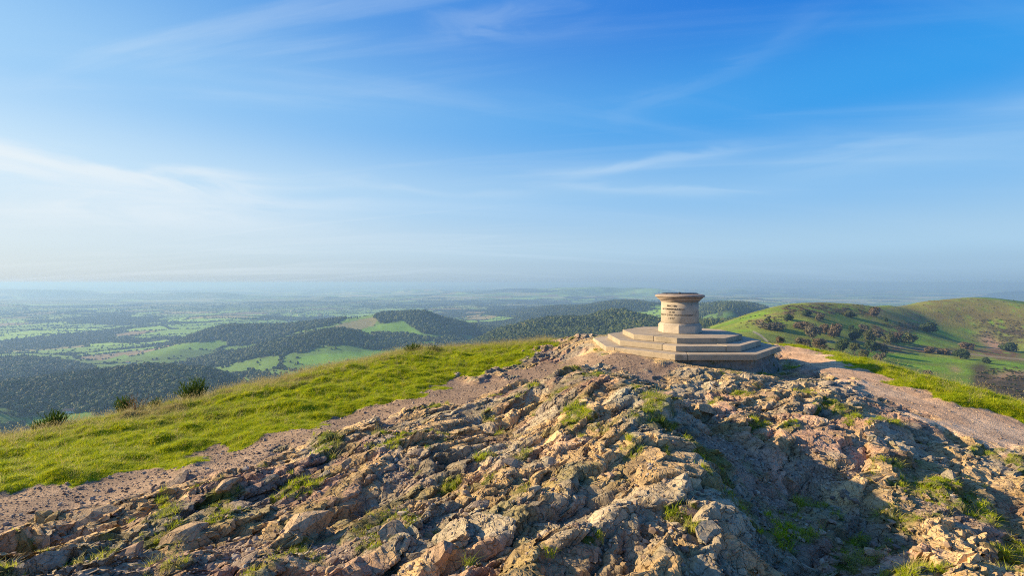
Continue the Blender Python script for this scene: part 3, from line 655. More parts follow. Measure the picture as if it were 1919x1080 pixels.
fc = np.where(((fid < 0.08) & (RF > 2700))[..., None], arable, np.where(((fid > 0.90) & (RF > 2700))[..., None], stub, past))
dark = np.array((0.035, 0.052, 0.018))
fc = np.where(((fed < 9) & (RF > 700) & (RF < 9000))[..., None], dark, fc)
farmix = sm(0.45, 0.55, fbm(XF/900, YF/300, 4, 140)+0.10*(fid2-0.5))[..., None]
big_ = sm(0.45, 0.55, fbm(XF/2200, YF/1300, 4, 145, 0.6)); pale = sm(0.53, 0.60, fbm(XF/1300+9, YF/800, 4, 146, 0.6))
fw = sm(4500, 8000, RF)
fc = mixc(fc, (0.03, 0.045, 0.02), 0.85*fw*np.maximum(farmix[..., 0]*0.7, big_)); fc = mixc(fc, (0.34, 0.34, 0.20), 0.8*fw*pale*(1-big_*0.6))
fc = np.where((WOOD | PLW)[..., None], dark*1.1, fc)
# bare right hills: pasture, rough grass, bracken, worn earth
hg = np.stack([0.15*onef, 0.27*onef, 0.018*onef], -1)
hg = hg*(1-0)+0
rough = sm(0.40, 0.62, fbm(XF/90, YF/60, 4, 150)+0.16*sm(630, 580, FY)*(FX > 1640))
hg = mixc(hg, (0.22, 0.20, 0.05), rough*0.55)
olive = sm(0.45, 0.6, fbm(XF/35, YF/22, 4, 151)); hg = mixc(hg, (0.11, 0.115, 0.03), olive*0.45); hg = hg*(0.8+0.4*fbm(XF/9, YF/7, 3, 155))[..., None]
def patch(poly, c, soft_=2, nz=0.0):
    global hg
    qx = FX+26*(fbm(XF/22, YF/22, 3, 152)-0.5); qy = FY+15*(fbm(XF/22+8, YF/22, 3, 153)-0.5)
    m = blur((inpoly(qx, qy, poly) & rightH).astype(float), soft_)
    if nz: m = m*sm(nz-0.08, nz+0.08, fbm(XF/14, YF/10, 3, 154))
    hg = mixc(hg, c, m)
patch([(1640, 592), (1740, 562), (1834, 545), (2050, 545), (2050, 640), (1840, 628), (1740, 612), (1680, 612)], (0.20, 0.18, 0.05), 5, 0.34)
bra, ear, dkb = (0.17, 0.095, 0.045), (0.34, 0.215, 0.14), (0.075, 0.058, 0.032)
patch([(1625, 610), (1720, 604), (1735, 612), (1690, 624), (1640, 628)], bra, 2, 0.42)
patch([(1825, 628), (1850, 626), (1872, 640), (1900, 650), (1896, 660), (1850, 655)], ear, 2)
patch([(1600, 655), (1700, 650), (1890, 655), (1919, 668), (1919, 680), (1760, 662), (1640, 660)], bra, 1, 0.40)
patch([(1820, 690), (1850, 680), (1856, 700), (1919, 702), (2100, 720), (2100, 780), (1870, 750), (1820, 726)], dkb, 2)
patch([(1850, 712), (1880, 696), (1925, 694), (2000, 700), (1925, 706)], ear, 2)
patch([(1822, 606), (1870, 600), (1960, 612), (1960, 640), (1900, 642), (1845, 628)], dkb, 3, 0.46)
patch([(1470, 578), (1530, 571), (1600, 576), (1610, 584), (1540, 588), (1490, 588)], dkb, 1, 0.45)
patch([(1450, 583), (1520, 569), (1610, 572), (1650, 584), (1560, 592), (1480, 594)], (0.15, 0.11, 0.05), 2, 0.50)
patch([(1660, 585), (1760, 575), (1880, 580), (1900, 600), (1780, 600), (1700, 602)], (0.17, 0.125, 0.05), 3, 0.52)
patch([(1400, 602), (1450, 588), (1478, 580), (1440, 600), (1420, 612)], (0.20, 0.14, 0.07), 1, 0.45)
patch([(1620, 584), (1655, 578), (1660, 590), (1630, 594)], bra, 1, 0.42)
patch([(1780, 686), (1795, 684), (1800, 696), (1785, 698)], ear, 2)
def track(line, w, c):
    global hg
    d = np.full(XF.shape, 1e9)
    for (x1, y1), (x2, y2) in zip(line[:-1], line[1:]):
        tt = np.clip(((FX-x1)*(x2-x1)+(FY-y1)*(y2-y1))/((x2-x1)**2+(y2-y1)**2), 0, 1)
        d = np.minimum(d, np.hypot(FX-x1-tt*(x2-x1), FY-y1-tt*(y2-y1)))
    hg = mixc(hg, c, sm(w*1.6, w*0.6, d)*rightH)
track([(1535, 642), (1600, 640), (1680, 650), (1760, 657), (1850, 668), (1940, 676)], 1.5, (0.24, 0.20, 0.12))
track([(1412, 622), (1424, 628), (1438, 640), (1450, 652), (1465, 660)], 1.6, (0.34, 0.30, 0.21))
track([(1630, 606), (1645, 592), (1665, 580), (1700, 573)], 0.9, (0.20, 0.19, 0.09))
near_green = np.stack([0.10*onef, 0.135*onef, 0.025*onef], -1)
fc = np.where((RF < 700)[..., None] & ~rightH[..., None], near_green, fc)
fc = np.where(rightH[..., None], hg, fc)
# pastures one can pick out by eye
meadow = [(1850, 2200, [(264, 664), (290, 655), (335, 654), (338, 662), (280, 669)]), (2000, 2350, [(315, 652), (345, 644), (424, 639), (420, 650), (380, 656), (335, 655)]),
          (1400, 1800, [(560, 672), (600, 664), (690, 658), (760, 656), (735, 668), (640, 680), (560, 684)]), (1300, 1600, [(430, 712), (460, 708), (480, 720), (440, 724)]),
          (2050, 2500, [(655, 624), (700, 611), (748, 604), (757, 602), (772, 613), (792, 627), (735, 627)]), (1350, 1750, [(545, 706), (610, 697), (650, 696), (600, 712), (540, 716)]),
          (850, 950, open_fields[0][2]), (1900, 2300, [(785, 642), (812, 639), (816, 648), (790, 650)]), (1950, 2300, [(193, 676), (237, 664), (240, 670), (205, 682)])]
brown = [(2150, 2600, [(602, 622), (640, 607), (695, 595), (708, 598), (700, 612), (655, 624)])]
fzf = np.zeros(XF.shape, int)
for k, (d0, d1, pl_) in enumerate(meadow):
    m = inpoly(FX, FY, pl_) & (YF > d0) & (YF < d1)
    fzf[m] = 10+k; fc[m] = np.array((0.13, 0.25, 0.03))*(0.8+0.4*((k*7) % 5)/4); WOOD[m] = False
for k, (d0, d1, pl_) in enumerate(brown):
    m = inpoly(FX, FY, pl_) & (YF > d0) & (YF < d1) & (fzf == 0)
    fzf[m] = 30+k; fc[m] = (0.24, 0.22, 0.10); WOOD[m] = False
fzf[rightH & (fzf == 0)] = 2
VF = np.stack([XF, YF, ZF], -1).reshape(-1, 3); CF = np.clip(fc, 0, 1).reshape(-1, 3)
nrf, naf = XF.shape
I = np.arange(nrf*naf).reshape(nrf, naf)
FF = np.stack([I[:-1, :-1], I[:-1, 1:], I[1:, 1:], I[1:, :-1]], -1).reshape(-1, 4)[:, ::-1]
ff = fzf[:-1, :-1].ravel(); at_f = {'Col': CF}
tag(sub_mesh('valley_terrain', VF, FF[ff == 0], 'far_ground', True, at_f), 'hazy farmland plain and wooded ridges reaching to the horizon', None, None, 'structure')
tag(sub_mesh('bare_hills', VF, FF[ff == 2], 'far_ground', True, at_f), 'two rounded grassy hills with bracken patches behind the stony path', None, None, 'structure')
field_labels = ['narrow green pasture left of the far wooded ridge', 'larger green pasture against the left end of the far wooded ridge', 'wide green pasture below the nearer wooded ridge', 'small green pasture beside the white farmhouse', 'green pasture just under the wooded hilltop',
                'green strip of pasture touching the grassy brow below the nearer ridge', 'lowest green field in the woods at far left', 'tiny green field right of the foot of the wooded hilltop', 'slanting green strip left of the ridge pastures']
for k in np.unique(ff[ff >= 10]):
    tag(sub_mesh('field', VF, FF[ff == k], 'far_ground', True, at_f), field_labels[k-10] if k < 30 else 'pale brown field below the wooded hilltop', None, None, 'structure')
def far_ground(x, y): return far_z(np.asarray(x, float), np.asarray(y, float))
def ground_hit(px, py, d0, d1):
    """first ground point seen at a photo position between two distances"""
    d = np.exp(np.linspace(math.log(d0), math.log(d1), 900)); x = (px-CX)/F*d
    z = far_ground(x, d); q = LEVEL+F*(EYE-z)/d
    k = np.where(q <= py)[0]; k = k[0] if len(k) else int(np.argmin(np.abs(q-py)))
    return float(x[k]), float(d[k]), float(z[k])
# horizon table for leaving out what lies wholly behind a ridge
ELEV = (ZF-EYE)/RF
CUM = np.maximum.accumulate(np.maximum(ELEV, -0.5), 0)
near_el = ((ZN-EYE)/RN).max(0); near_el = np.interp(az_f, az_n, near_el)
CUM = np.maximum(CUM, near_el[None]-0.02)
def visible(x, y, ztop, slack=0.004):
    r = np.hypot(x, y); az = np.arctan2(x, y)
    ir = np.clip(np.searchsorted(r_f, r*0.985)-1, 0, nrf-1); ia = np.clip(np.searchsorted(az_f, az)-1, 0, naf-1)
    return ((ztop-EYE)/r > CUM[ir, ia]-slack) & (np.abs(az) < 0.95)
def wood_at(x, y, M):
    r = np.hypot(x, y); az = np.arctan2(x, y)
    return M[np.clip(np.searchsorted(r_f, r)-1, 0, nrf-1), np.clip(np.searchsorted(az_f, az)-1, 0, naf-1)]
# ------------------------------------------------------------------ the hazy air
bm = bmesh.new(); bmesh.ops.create_cube(bm, size=1.0)
for v_ in bm.verts:
    v_.co = Vector((v_.co.x*2*47500, 47500 if v_.co.y > 0 else -3000, 14 if v_.co.z > 0 else -362))
hm = bpy.data.materials.new('hazy_air'); hm.use_nodes = True; ht = hm.node_tree; ht.nodes.clear()
pv = ht.nodes.new('ShaderNodeVolumePrincipled'); ho = ht.nodes.new('ShaderNodeOutputMaterial'); ht.links.new(pv.outputs[0], ho.inputs['Volume'])
pv.inputs['Density'].default_value = HAZE; pv.inputs['Density Attribute'].default_value = ''; pv.inputs['Temperature Attribute'].default_value = ''
pv.inputs['Color'].default_value = (0.235, 0.41, 0.73, 1); pv.inputs['Absorption Color'].default_value = (0.25, 0.25, 0.25, 1); pv.inputs['Anisotropy'].default_value = 0.22
hm.cycles.homogeneous_volume = True
MATS['hazy_air'] = hm
hz_o = bm_obj('haze', bm, 'hazy_air'); tag(hz_o, 'pale blue haze lying over the distant plain', None, None, 'stuff')

# ------------------------------------------------------------------ toposcope
def octa(ap, rot=0.0): 
    rad = ap/math.cos(math.pi/8)
    return [Vector((rad*math.cos(R(-112.5+45*k)), rad*math.sin(R(-112.5+45*k)))) for k in range(8)]
def prism(pts2, z0, z1):
    bm = bmesh.new(); lo = [bm.verts.new((p.x, p.y, z0)) for p in pts2]; hi = [bm.verts.new((p.x, p.y, z1)) for p in pts2]; m = len(pts2)
    bm.faces.new(list(reversed(lo))); bm.faces.new(hi)
    for i in range(m): bm.faces.new((lo[i], lo[(i+1) % m], hi[(i+1) % m], hi[i]))
    bmesh.ops.recalc_face_normals(bm, faces=bm.faces)
    return bm
def bevel(bm, w, seg=2):
    bmesh.ops.bevel(bm, geom=[e for e in bm.edges if e.calc_face_angle(0) > 0.3], offset=w, segments=seg, affect='EDGES', profile=0.6, clamp_overlap=True)
    bmesh.ops.triangulate(bm, faces=[f for f in bm.faces if len(f.verts) > 4])
topo = empty('toposcope', (MX, MY, 0.0))
tag(topo, 'round granite viewpoint pillar with bronze top on an octagonal stepped base', 'monument')
T0 = 0.045; TH = 0.125
tiers = [('lower_step', 2.02, 1.50, T0, [0.155, 1.62, 2.5, 3.4, 4.5, 5.5, 6.4, 7.14]),
         ('middle_step', 1.66, 1.12, T0+TH, [0.78, 1.75, 2.6, 3.5, 4.4, 5.6, 6.3, 7.77]),
         ('upper_step', 1.30, 0.20, T0+2*TH, [1.52, 2.5, 3.5, 4.4, 5.5, 6.5, 7.48])]
for nm, ap, inner, z0, joints in tiers:
    O, N_ = octa(ap), octa(inner)
    def at_(poly, t): 
        k = int(t) % 8; f = t-int(t); return poly[k].lerp(poly[(k+1) % 8], f)
    core = bm_obj(nm, prism(octa(ap-0.035), z0+0.003, z0+TH-0.012), 'mortar', topo)
    nj = len(joints)
    for i in range(nj):
        a = joints[i]; b = joints[(i+1) % nj]+(8 if i == nj-1 else 0)
        gap = 0.005/ (2*ap*math.tan(math.pi/8))
        a += gap; b -= gap
        ts = [a]+[float(k) for k in range(int(a)+1, int(b)+1)]+[b]
        outer = [at_(O, t % 8) for t in ts]; inn = [at_(N_, t % 8) for t in reversed(ts)]
        bm = prism(outer+inn, z0+random.uniform(-0.002, 0.001), z0+TH-0.003+random.uniform(-0.003, 0.003)); bevel(bm, 0.011, 2)
        bm_obj('step_slab', bm, 'granite_step', core)
# rubble and concrete foundation that shows where the ground drops
bm = prism(octa(1.93), -0.72, T0+0.001)
bmesh.ops.subdivide_edges(bm, edges=bm.edges[:], cuts=7, use_grid_fill=True)
for v_ in bm.verts:
    d_ = v_.co.xy.length
    if d_ > 1.6 and v_.co.z < T0-0.01:
        k_ = 1+0.16*max(0, -v_.co.z)+random.uniform(-0.02, 0.02); v_.co.x *= k_; v_.co.y *= k_
bm_obj('foundation', bm, 'foundation', topo)
PZ = T0+3*TH                                         # top of the steps
bm = prism(octa(0.475), PZ-0.004, PZ+0.185)
bevel(bm, 0.008, 1); plinth = bm_obj('plinth', bm, 'granite_pillar', topo)
def lathe(profile, seg=96, caps=True):
    bm = bmesh.new(); rings = []
    for r_, z_ in profile: rings.append([bm.verts.new((r_*math.cos(2*math.pi*k/seg), r_*math.sin(2*math.pi*k/seg), z_)) for k in range(seg)])
    for a, b in zip(rings[:-1], rings[1:]):
        for k in range(seg): bm.faces.new((a[k], a[(k+1) % seg], b[(k+1) % seg], b[k]))
    if caps: bm.faces.new(list(reversed(rings[0]))); bm.faces.new(rings[-1])
    bmesh.ops.recalc_face_normals(bm, faces=bm.faces); return bm
# the octagon turns into the round with sloping shoulders
bm = bmesh.new(); seg = 96; lo = []; hi = []
for k in range(seg):
    t = 2*math.pi*k/seg; tt = ((math.degrees(t)+22.5) % 45)-22.5
    ra = 0.474/math.cos(R(tt)); lo.append(bm.verts.new((ra*math.cos(t), ra*math.sin(t), PZ+0.186))); hi.append(bm.verts.new((0.452*math.cos(t), 0.452*math.sin(t), PZ+0.235)))
for k in range(seg): bm.faces.new((lo[k], lo[(k+1) % seg], hi[(k+1) % seg], hi[k]))
bm.faces.new(list(reversed(lo))); bm.faces.new(hi); bmesh.ops.recalc_face_normals(bm, faces=bm.faces)
bm_obj('plinth_shoulder', bm, 'granite_pillar', topo)
D0, D1 = PZ+0.238, PZ+0.765
drum = bm_obj('drum', lathe([(0.440, D0), (0.446, D0+0.006), (0.443, D0+0.3), (0.440, D1)]), 'granite_pillar', topo, True)
drum.data.polygons.foreach_set('use_smooth', [len(p.vertices) == 4 for p in drum.data.polygons])
bm_obj('cornice', lathe([(0.439, D1+0.001), (0.462, D1+0.002), (0.470, D1+0.016), (0.462, D1+0.028), (0.480, D1+0.032), (0.500, D1+0.045), (0.515, D1+0.070), (0.540, D1+0.078), (0.545, D1+0.094), (0.510, D1+0.100)]), 'granite_cap', topo)
bm_obj('cap_stone', lathe([(0.52, D1+0.101), (0.565, D1+0.104), (0.583, D1+0.118), (0.587, D1+0.138), (0.578, D1+0.158), (0.54, D1+0.172), (0.43, D1+0.186)]), 'granite_cap', topo)
plate = bm_obj('bronze_plate', lathe([(0.405, D1+0.186), (0.405, D1+0.205), (0.39, D1+0.212), (0.36, D1+0.207)]), 'bronze', topo)
for k in range(8):
    a = R(22.5+45*k); bm = lathe([(0.014, 0), (0.014, 0.012), (0.006, 0.02)], 10)
    bmesh.ops.translate(bm, verts=bm.verts, vec=(0.42*math.cos(a), 0.42*math.sin(a), D1+0.186)); bm_obj('bolt', bm, 'bronze', plate)
bm = lathe([(0.03, D1+0.207), (0.03, D1+0.222), (0.012, D1+0.228)], 16); bm_obj('boss', bm, 'bronze', plate)
# cut and painted inscription wrapped round the drum
TXT = [('ERECTED', 0.250, 0.405), ('IN COMMEMORATION', 0.60, 0.325), ('OF THE', 0.145, 0.252), ("60TH YEAR OF QUEEN VICTORIA'S REIGN", 1.06, 0.182), ('1897', 0.155, 0.100)]
for s_, wid, zc_ in TXT:
    cu = bpy.data.curves.new('lettering', 'FONT'); cu.body = s_; cu.align_x = 'CENTER'; cu.size = 0.05; cu.offset = 0.0012; cu.space_character = 1.12; cu.resolution_u = 3
    to = bpy.data.objects.new('lettering', cu); me = bpy.data.meshes.new_from_object(to)
    co = np.zeros(len(me.vertices)*3); me.vertices.foreach_get('co', co); co = co.reshape(-1, 3)
    w_ = co[:, 0].max()-co[:, 0].min(); xs = (co[:, 0]-(co[:, 0].max()+co[:, 0].min())/2)*wid/w_
    th = R(-135)+xs/0.446; rad = 0.4465
    zz = D0+zc_+co[:, 1]*1.15
    me.vertices.foreach_set('co', np.stack([rad*np.cos(th), rad*np.sin(th), zz], -1).ravel())
    bm = bmesh.new(); bm.from_mesh(me); bmesh.ops.solidify(bm, geom=bm.faces[:], thickness=0.003)
    bmesh.ops.recalc_face_normals(bm, faces=bm.faces)
    tag(bm_obj('inscription_line', bm, 'letter_paint', drum), None, None, None, 'stuff')
    bpy.data.objects.remove(to); bpy.data.curves.remove(cu)

# ------------------------------------------------------------------ loose stones lying on the rock
def stone_mesh(k):
    bm = bmesh.new(); rs = random.Random(900+k)
    bmesh.ops.create_icosphere(bm, subdivisions=2, radius=0.5)
    planes = [(Vector((rs.uniform(-1, 1), rs.uniform(-1, 1), rs.uniform(-0.6, 1))).normalized(), rs.uniform(0.16, 0.34)) for _ in range(13)]
    for v_ in bm.verts:
        for n_, d_ in planes:
            q = v_.co.dot(n_)-d_
            if q > 0: v_.co -= n_*q
        v_.co += Vector((rs.uniform(-1, 1), rs.uniform(-1, 1), rs.uniform(-1, 1)))*0.014
    bmesh.ops.remove_doubles(bm, verts=bm.verts, dist=0.02)
    me = bpy.data.meshes.new('stone'); bm.to_mesh(me); bm.free()
    cr = np.array([[0.40, 0.285, 0.17], [0.36, 0.25, 0.165], [0.33, 0.28, 0.20], [0.43, 0.31, 0.19], [0.28, 0.215, 0.16]])[k % 5]
    a = me.attributes.new('Col', 'FLOAT_COLOR', 'POINT'); a.data.foreach_set('color', np.tile(np.append(cr, 1), len(me.vertices)).astype(np.float32))
    me.materials.append(MATS['rock']); return me
SM = [stone_mesh(k) for k in range(14)]
# the blocks one can tell apart, by photo position, width in photo pixels
big = [(348,1010,60,60),(1010,760,10,10),(610,890,28,30),(960,870,50,26),(890,950,40,24),(745,1000,50,22),(820,1050,70,34),(700,1000,34,20),(560,1000,80,45),(455,1060,60,36),(940,990,60,34),(1060,960,45,30),(1340,1000,60,36),(1200,1050,80,50),(1110,1045,60,36),(1290,960,40,28),(1030,870,36,20),(870,820,34,18),(780,850,40,22),(655,870,26,16),(690,905,36,16),(500,905,40,16),(420,915,46,18),(330,905,60,14),(160,970,70,14),(230,1040,60,20),(90,1065,60,22),(1440,760,40,24),(1330,770,36,26),(1380,690,14,8),(1300,735,26,14),(1340,725,18,10),(1260,745,20,12),(1560,800,40,18),(1660,850,30,14),(1780,900,34,14),(1730,830,26,10),(1590,930,26,14),(1690,1000,30,16),(1760,1040,36,18),(1520,1050,34,18),(1850,950,30,12),(1640,1040,24,12),(1480,900,26,14),(1200,820,36,20),(1150,790,30,16),(1090,830,34,18),(1240,880,34,20),(1140,900,36,20),(1000,920,30,16),(980,660,9,6),(1015,655,12,8),(1060,648,10,7),(930,690,9,5),(1085,655,12,7),(1045,664,9,6)]
stones = []
def depth_hit(px, py):
    d = np.exp(np.linspace(math.log(1.9), math.log(16), 1500)); x = (px-CX)/F*d
    z = near_z(x, d); q = LEVEL+F*(EYE-z)/d; k = np.where(q <= py)[0]
    k = k[0] if len(k) else len(d)-1
    return x[k], d[k], z[k]
for (px, py, w_, h_) in big:
    x, d, z = depth_hit(px, py); s_ = w_/F*d
    stones.append((x, d+0.15*s_, z-0.05*s_, s_*random.uniform(1.15, 1.5), random.uniform(0.5, 0.8), R(46)+random.uniform(-0.5, 0.5)))
while len(stones) < 170:
    px = random.uniform(0, 1919); py = random.uniform(690, 1079)
    x, d, z = depth_hit(px, py)
    if zone_at(np.array([math.hypot(x, d)]), np.array([math.atan2(x, d)]))[0] != 0 or math.hypot(x-MX, d-MY) < 2.6: continue
    s_ = min(0.16, 0.035+random.expovariate(1/0.03))
    stones.append((x, d, z-0.03*s_, s_, random.uniform(0.5, 0.9), random.uniform(0, 6.28)))
for i, (x, y, z, s_, fl, rz) in enumerate(stones):
    o = bpy.data.objects.new('stone', SM[i % len(SM)]); C.objects.link(o); o.parent = rock_o
    o.location = (x, y, z); o.scale = (s_*1.25, s_*0.9, s_*fl); o.rotation_euler = (random.uniform(-0.25, 0.25), random.uniform(-0.25, 0.25), rz)

# gravel: pebbles nobody could count
def pebble(k):
    rs = random.Random(50+k); bm = bmesh.new(); bmesh.ops.create_icosphere(bm, subdivisions=1, radius=0.5)
    for v_ in bm.verts: v_.co = Vector((v_.co.x*rs.uniform(0.7, 1.2), v_.co.y*rs.uniform(0.6, 1.1), v_.co.z*rs.uniform(0.4, 0.8)))
    vs_ = [tuple(v_.co) for v_ in bm.verts]; fs = [tuple(v_.index for v_ in f.verts) for f in bm.faces]; bm.free()
    return source('pebble', vs_, fs, 'pebble_stone')
t = NT('pebble_stone'); oi = t.n('ShaderNodeObjectInfo').outputs['Random']
t.bsdf(t.ramp(oi, [(0.0, (0.13, 0.095, 0.075)), (0.4, (0.25, 0.18, 0.135)), (0.75, (0.33, 0.25, 0.175)), (1.0, (0.44, 0.37, 0.28))]), 0.85, t.bump(t.noise(150, 3), 0.4, 0.004), 0.25)
PEB = [pebble(k) for k in range(5)]
def near_points(nn, r0, r1, power=1.0, a0=-0.95, a1=0.95):
    u_ = rng.random(nn); e = 2-power
    r = (r0**e+(r1**e-r0**e)*u_)**(1/e) if e > 1e-6 else r0*(r1/r0)**u_
    a = rng.uniform(a0, a1, nn); return r, a
r, a = near_points(420000, 2.2, 16, 1.0)
z_ = zone_at(r, a); gk = grid_lookup(r, a, gul); sf = grid_lookup(r, a, soft)
loose = sm(0.5, 0.62, fbm(r*np.sin(a)*2.0, r*np.cos(a)*2.0, 3, 171))
pr = np.where(z_ == 2, 0.32, np.where(z_ == 3, 0.07, np.where(z_ == 0, 0.10+0.5*(gk > 0.4)+0.12*loose+0.3*(sf < 0.7), 0.0)))
keep = (rng.random(len(r)) < pr)
r, a = r[keep], a[keep]; x, y = r*np.sin(a), r*np.cos(a)
k2 = np.hypot(x-MX, y-MY) > 2.3; r, a, x, y = r[k2], a[k2], x[k2], y[k2]
s_ = np.clip(0.006+rng.exponential(0.0062, len(r))*(1+2.2*(rng.random(len(r)) < 0.05)), 0.006, 0.07)
pos = np.stack([x, y, grid_lookup(r, a, ZN)+s_*0.12], -1)
scatter('gravel', pos, np.repeat(s_[:, None], 3, 1)*rng.uniform(0.7, 1.4, (len(s_), 3)), np.stack([rng.normal(0, 0.3, len(s_)), rng.normal(0, 0.3, len(s_)), rng.uniform(0, 6.28, len(s_))], -1), rng.integers(0, 5, len(s_)), PEB, None, 'loose pinkish gravel on the paths and between the rocks')
print('pebbles', len(pos))

# ------------------------------------------------------------------ grass
def tuft(k, blades, hgt, spread, width, droop, head=False):
    rs = random.Random(300+k); V, Fc = [], []
    for b in range(blades):
        an = rs.uniform(0, 6.28); rad = spread*math.sqrt(rs.random()); bx, by = rad*math.cos(an), rad*math.sin(an)
        d = rs.uniform(0, 6.28); dx, dy = math.cos(d), math.sin(d); h_ = hgt*rs.uniform(0.55, 1.1); le = droop*rs.uniform(0.3, 1.2)*h_
        px_, py_ = -dy*width/2, dx*width/2; i = len(V)
        V += [(bx-px_, by-py_, -0.015), (bx+px_, by+py_, -0.015),
              (bx+dx*le*0.35-px_*0.8, by+dy*le*0.35-py_*0.8, h_*0.6), (bx+dx*le*0.35+px_*0.8, by+dy*le*0.35+py_*0.8, h_*0.6), (bx+dx*le, by+dy*le, h_)]
        Fc += [(i, i+1, i+3), (i, i+3, i+2), (i+2, i+3, i+4)]
        if head:
            q = len(V); hx, hy, hz_ = bx+dx*le, by+dy*le, h_
            V += [(hx-px_*2.2, hy-py_*2.2, hz_*0.93), (hx+px_*2.2, hy+py_*2.2, hz_*0.93), (hx+dx*0.02, hy+dy*0.02, hz_*1.13)]; Fc.append((q, q+1, q+2))
    return source('grass_tuft', V, Fc, 'grass')
TU = [tuft(0, 16, 0.075, 0.035, 0.005, 0.9), tuft(1, 18, 0.06, 0.04, 0.0055, 1.1), tuft(2, 14, 0.095, 0.03, 0.005, 0.8), tuft(3, 12, 0.12, 0.035, 0.005, 1.2),
      tuft(4, 9, 0.26, 0.04, 0.0035, 0.55, True), tuft(5, 14, 0.045, 0.03, 0.005, 1.2)]
def lay_grass(name, r, a, size, dry, straw, label):
    x, y = r*np.sin(a), r*np.cos(a); m = len(r)
    z = grid_lookup(r, a, ZN)-0.004
    hgtn = 0.5+1.0*fbm(x*1.6, y*2.6, 3, 181)
    sc = size*hgtn*rng.uniform(0.7, 1.35, m)
    dryv = np.clip(dry+0.25*(rng.random(m)-0.5), 0, 1)
    idx = np.where(rng.random(m) < straw, 4, rng.choice([0, 1, 2, 3], m, p=[0.32, 0.3, 0.23, 0.15]))
    dryv = np.where(idx == 4, np.maximum(dryv, 0.85), dryv)
    # the wind has combed it to the right
    rt = np.stack([rng.normal(0.0, 0.2, m), rng.normal(0.28, 0.2, m), rng.normal(0, 1.6, m)], -1)
    sc3 = np.stack([sc*1.15, sc*1.15, sc], -1)
    return scatter(name, np.stack([x, y, z], -1), sc3, rt, idx, TU, {'dry': dryv}, label)
r, a = near_points(480000, 4.2, 19, 1.25, -1.0, 0.2)
keep = zone_at(r, a) == 1; r, a = r[keep], a[keep]
x, y = r*np.sin(a), r*np.cos(a)
el = np.interp(a, az_n, ((ZN-EYE)/RN)[r_n > 6].max(0)); here = (grid_lookup(r, a, ZN)-EYE)/r
crest = np.exp(-((el-here)/0.018)**2)                # near the brow of the slope the grass is long and dry
edge_ = grid_lookup(r, a, gsoft)
dr = np.clip(grid_lookup(r, a, dryf)*0.5+0.40*crest*sm(0.42, 0.62, fbm(x*0.8, y*0.8, 2, 190)+0.15), 0, 1)
lay_grass('slope_grass', r, a, 0.30+0.24*np.clip(edge_-0.3, 0, 0.7)+0.10*crest, dr, 0.006+0.05*crest, 'windblown green and straw grass covering the left slope')
print('grass', len(r))
r, a = near_points(170000, 6.5, 18, 1.25, 0.35, 0.98)
keep = zone_at(r, a) == 4; r, a = r[keep], a[keep]; edge_ = grid_lookup(r, a, gsoft)
lay_grass('verge_grass', r, a, 0.32+0.36*np.clip(edge_-0.3, 0, 0.7), grid_lookup(r, a, dryf)*0.45, 0.012*np.ones(len(r)), 'short green grass on the verge beside the stony path')
r, a = near_points(260000, 2.2, 15, 1.0)
mo = grid_lookup(r, a, moss); keep = (zone_at(r, a) == 0) & (rng.random(len(r)) < 0.75*sm(0.45, 0.95, mo)) & (np.hypot(r*np.sin(a)-MX, r*np.cos(a)-MY) > 2.1)
r, a = r[keep], a[keep]
lay_grass('crevice_grass', r, a, 0.20+0.32*rng.random(len(r)), 0.08+0.75*fbm(r*np.sin(a)*1.6, r*np.cos(a)*1.6, 3, 195), 0.004*np.ones(len(r)), 'small green tufts growing in hollows of the rock')
print('crevice', len(r))

# ------------------------------------------------------------------ bushes on the brow of the grass slope
def broom_mesh(k, stems, hgt, wid, mat, width=0.006, twig=True):
    rs = random.Random(700+k); V, Fc = [], []
    def strip(p, q, w0, w1):
        d = (q-p).normalized(); s = d.cross(Vector((rs.uniform(-1, 1), rs.uniform(-1, 1), 0.2))).normalized(); i = len(V)
        for b_ in (p-s*w0, p+s*w0, q+s*w1, q-s*w1): V.append(tuple(b_))
        Fc.append((i, i+1, i+2)); Fc.append((i, i+2, i+3))
    for b in range(stems):
        an = rs.uniform(0, 6.28); sp_ = rs.random()**0.7
        base = Vector((0.12*wid*math.cos(an)*sp_, 0.12*wid*math.sin(an)*sp_, -0.03)); L_ = hgt*rs.uniform(0.6, 1.08)*(1-0.35*sp_*rs.random())
        d = Vector((math.cos(an)*sp_*wid/hgt*0.62, math.sin(an)*sp_*wid/hgt*0.62, 1)).normalized(); p = base
        segs = 5
        for q_ in range(segs):
            d = (d+Vector((rs.uniform(-0.2, 0.2), rs.uniform(-0.2, 0.2), rs.uniform(0, 0.18)))).normalized()
            q = p+d*L_/segs; strip(p, q, width*(1-q_/segs*0.6), width*(1-(q_+1)/segs*0.6))
            if twig and q_ > 0:
                for _ in range(4):
                    t_ = (d+Vector((rs.uniform(-0.7, 0.7), rs.uniform(-0.7, 0.7), rs.uniform(0, 0.5)))).normalized(); st = p.lerp(q, rs.random())
                    strip(st, st+t_*L_*rs.uniform(0.10, 0.24), width*0.75, width*0.3)
            p = q
    me = bpy.data.meshes.new('stems'); me.from_pydata(V, [], Fc); me.materials.append(MATS[mat]); return me
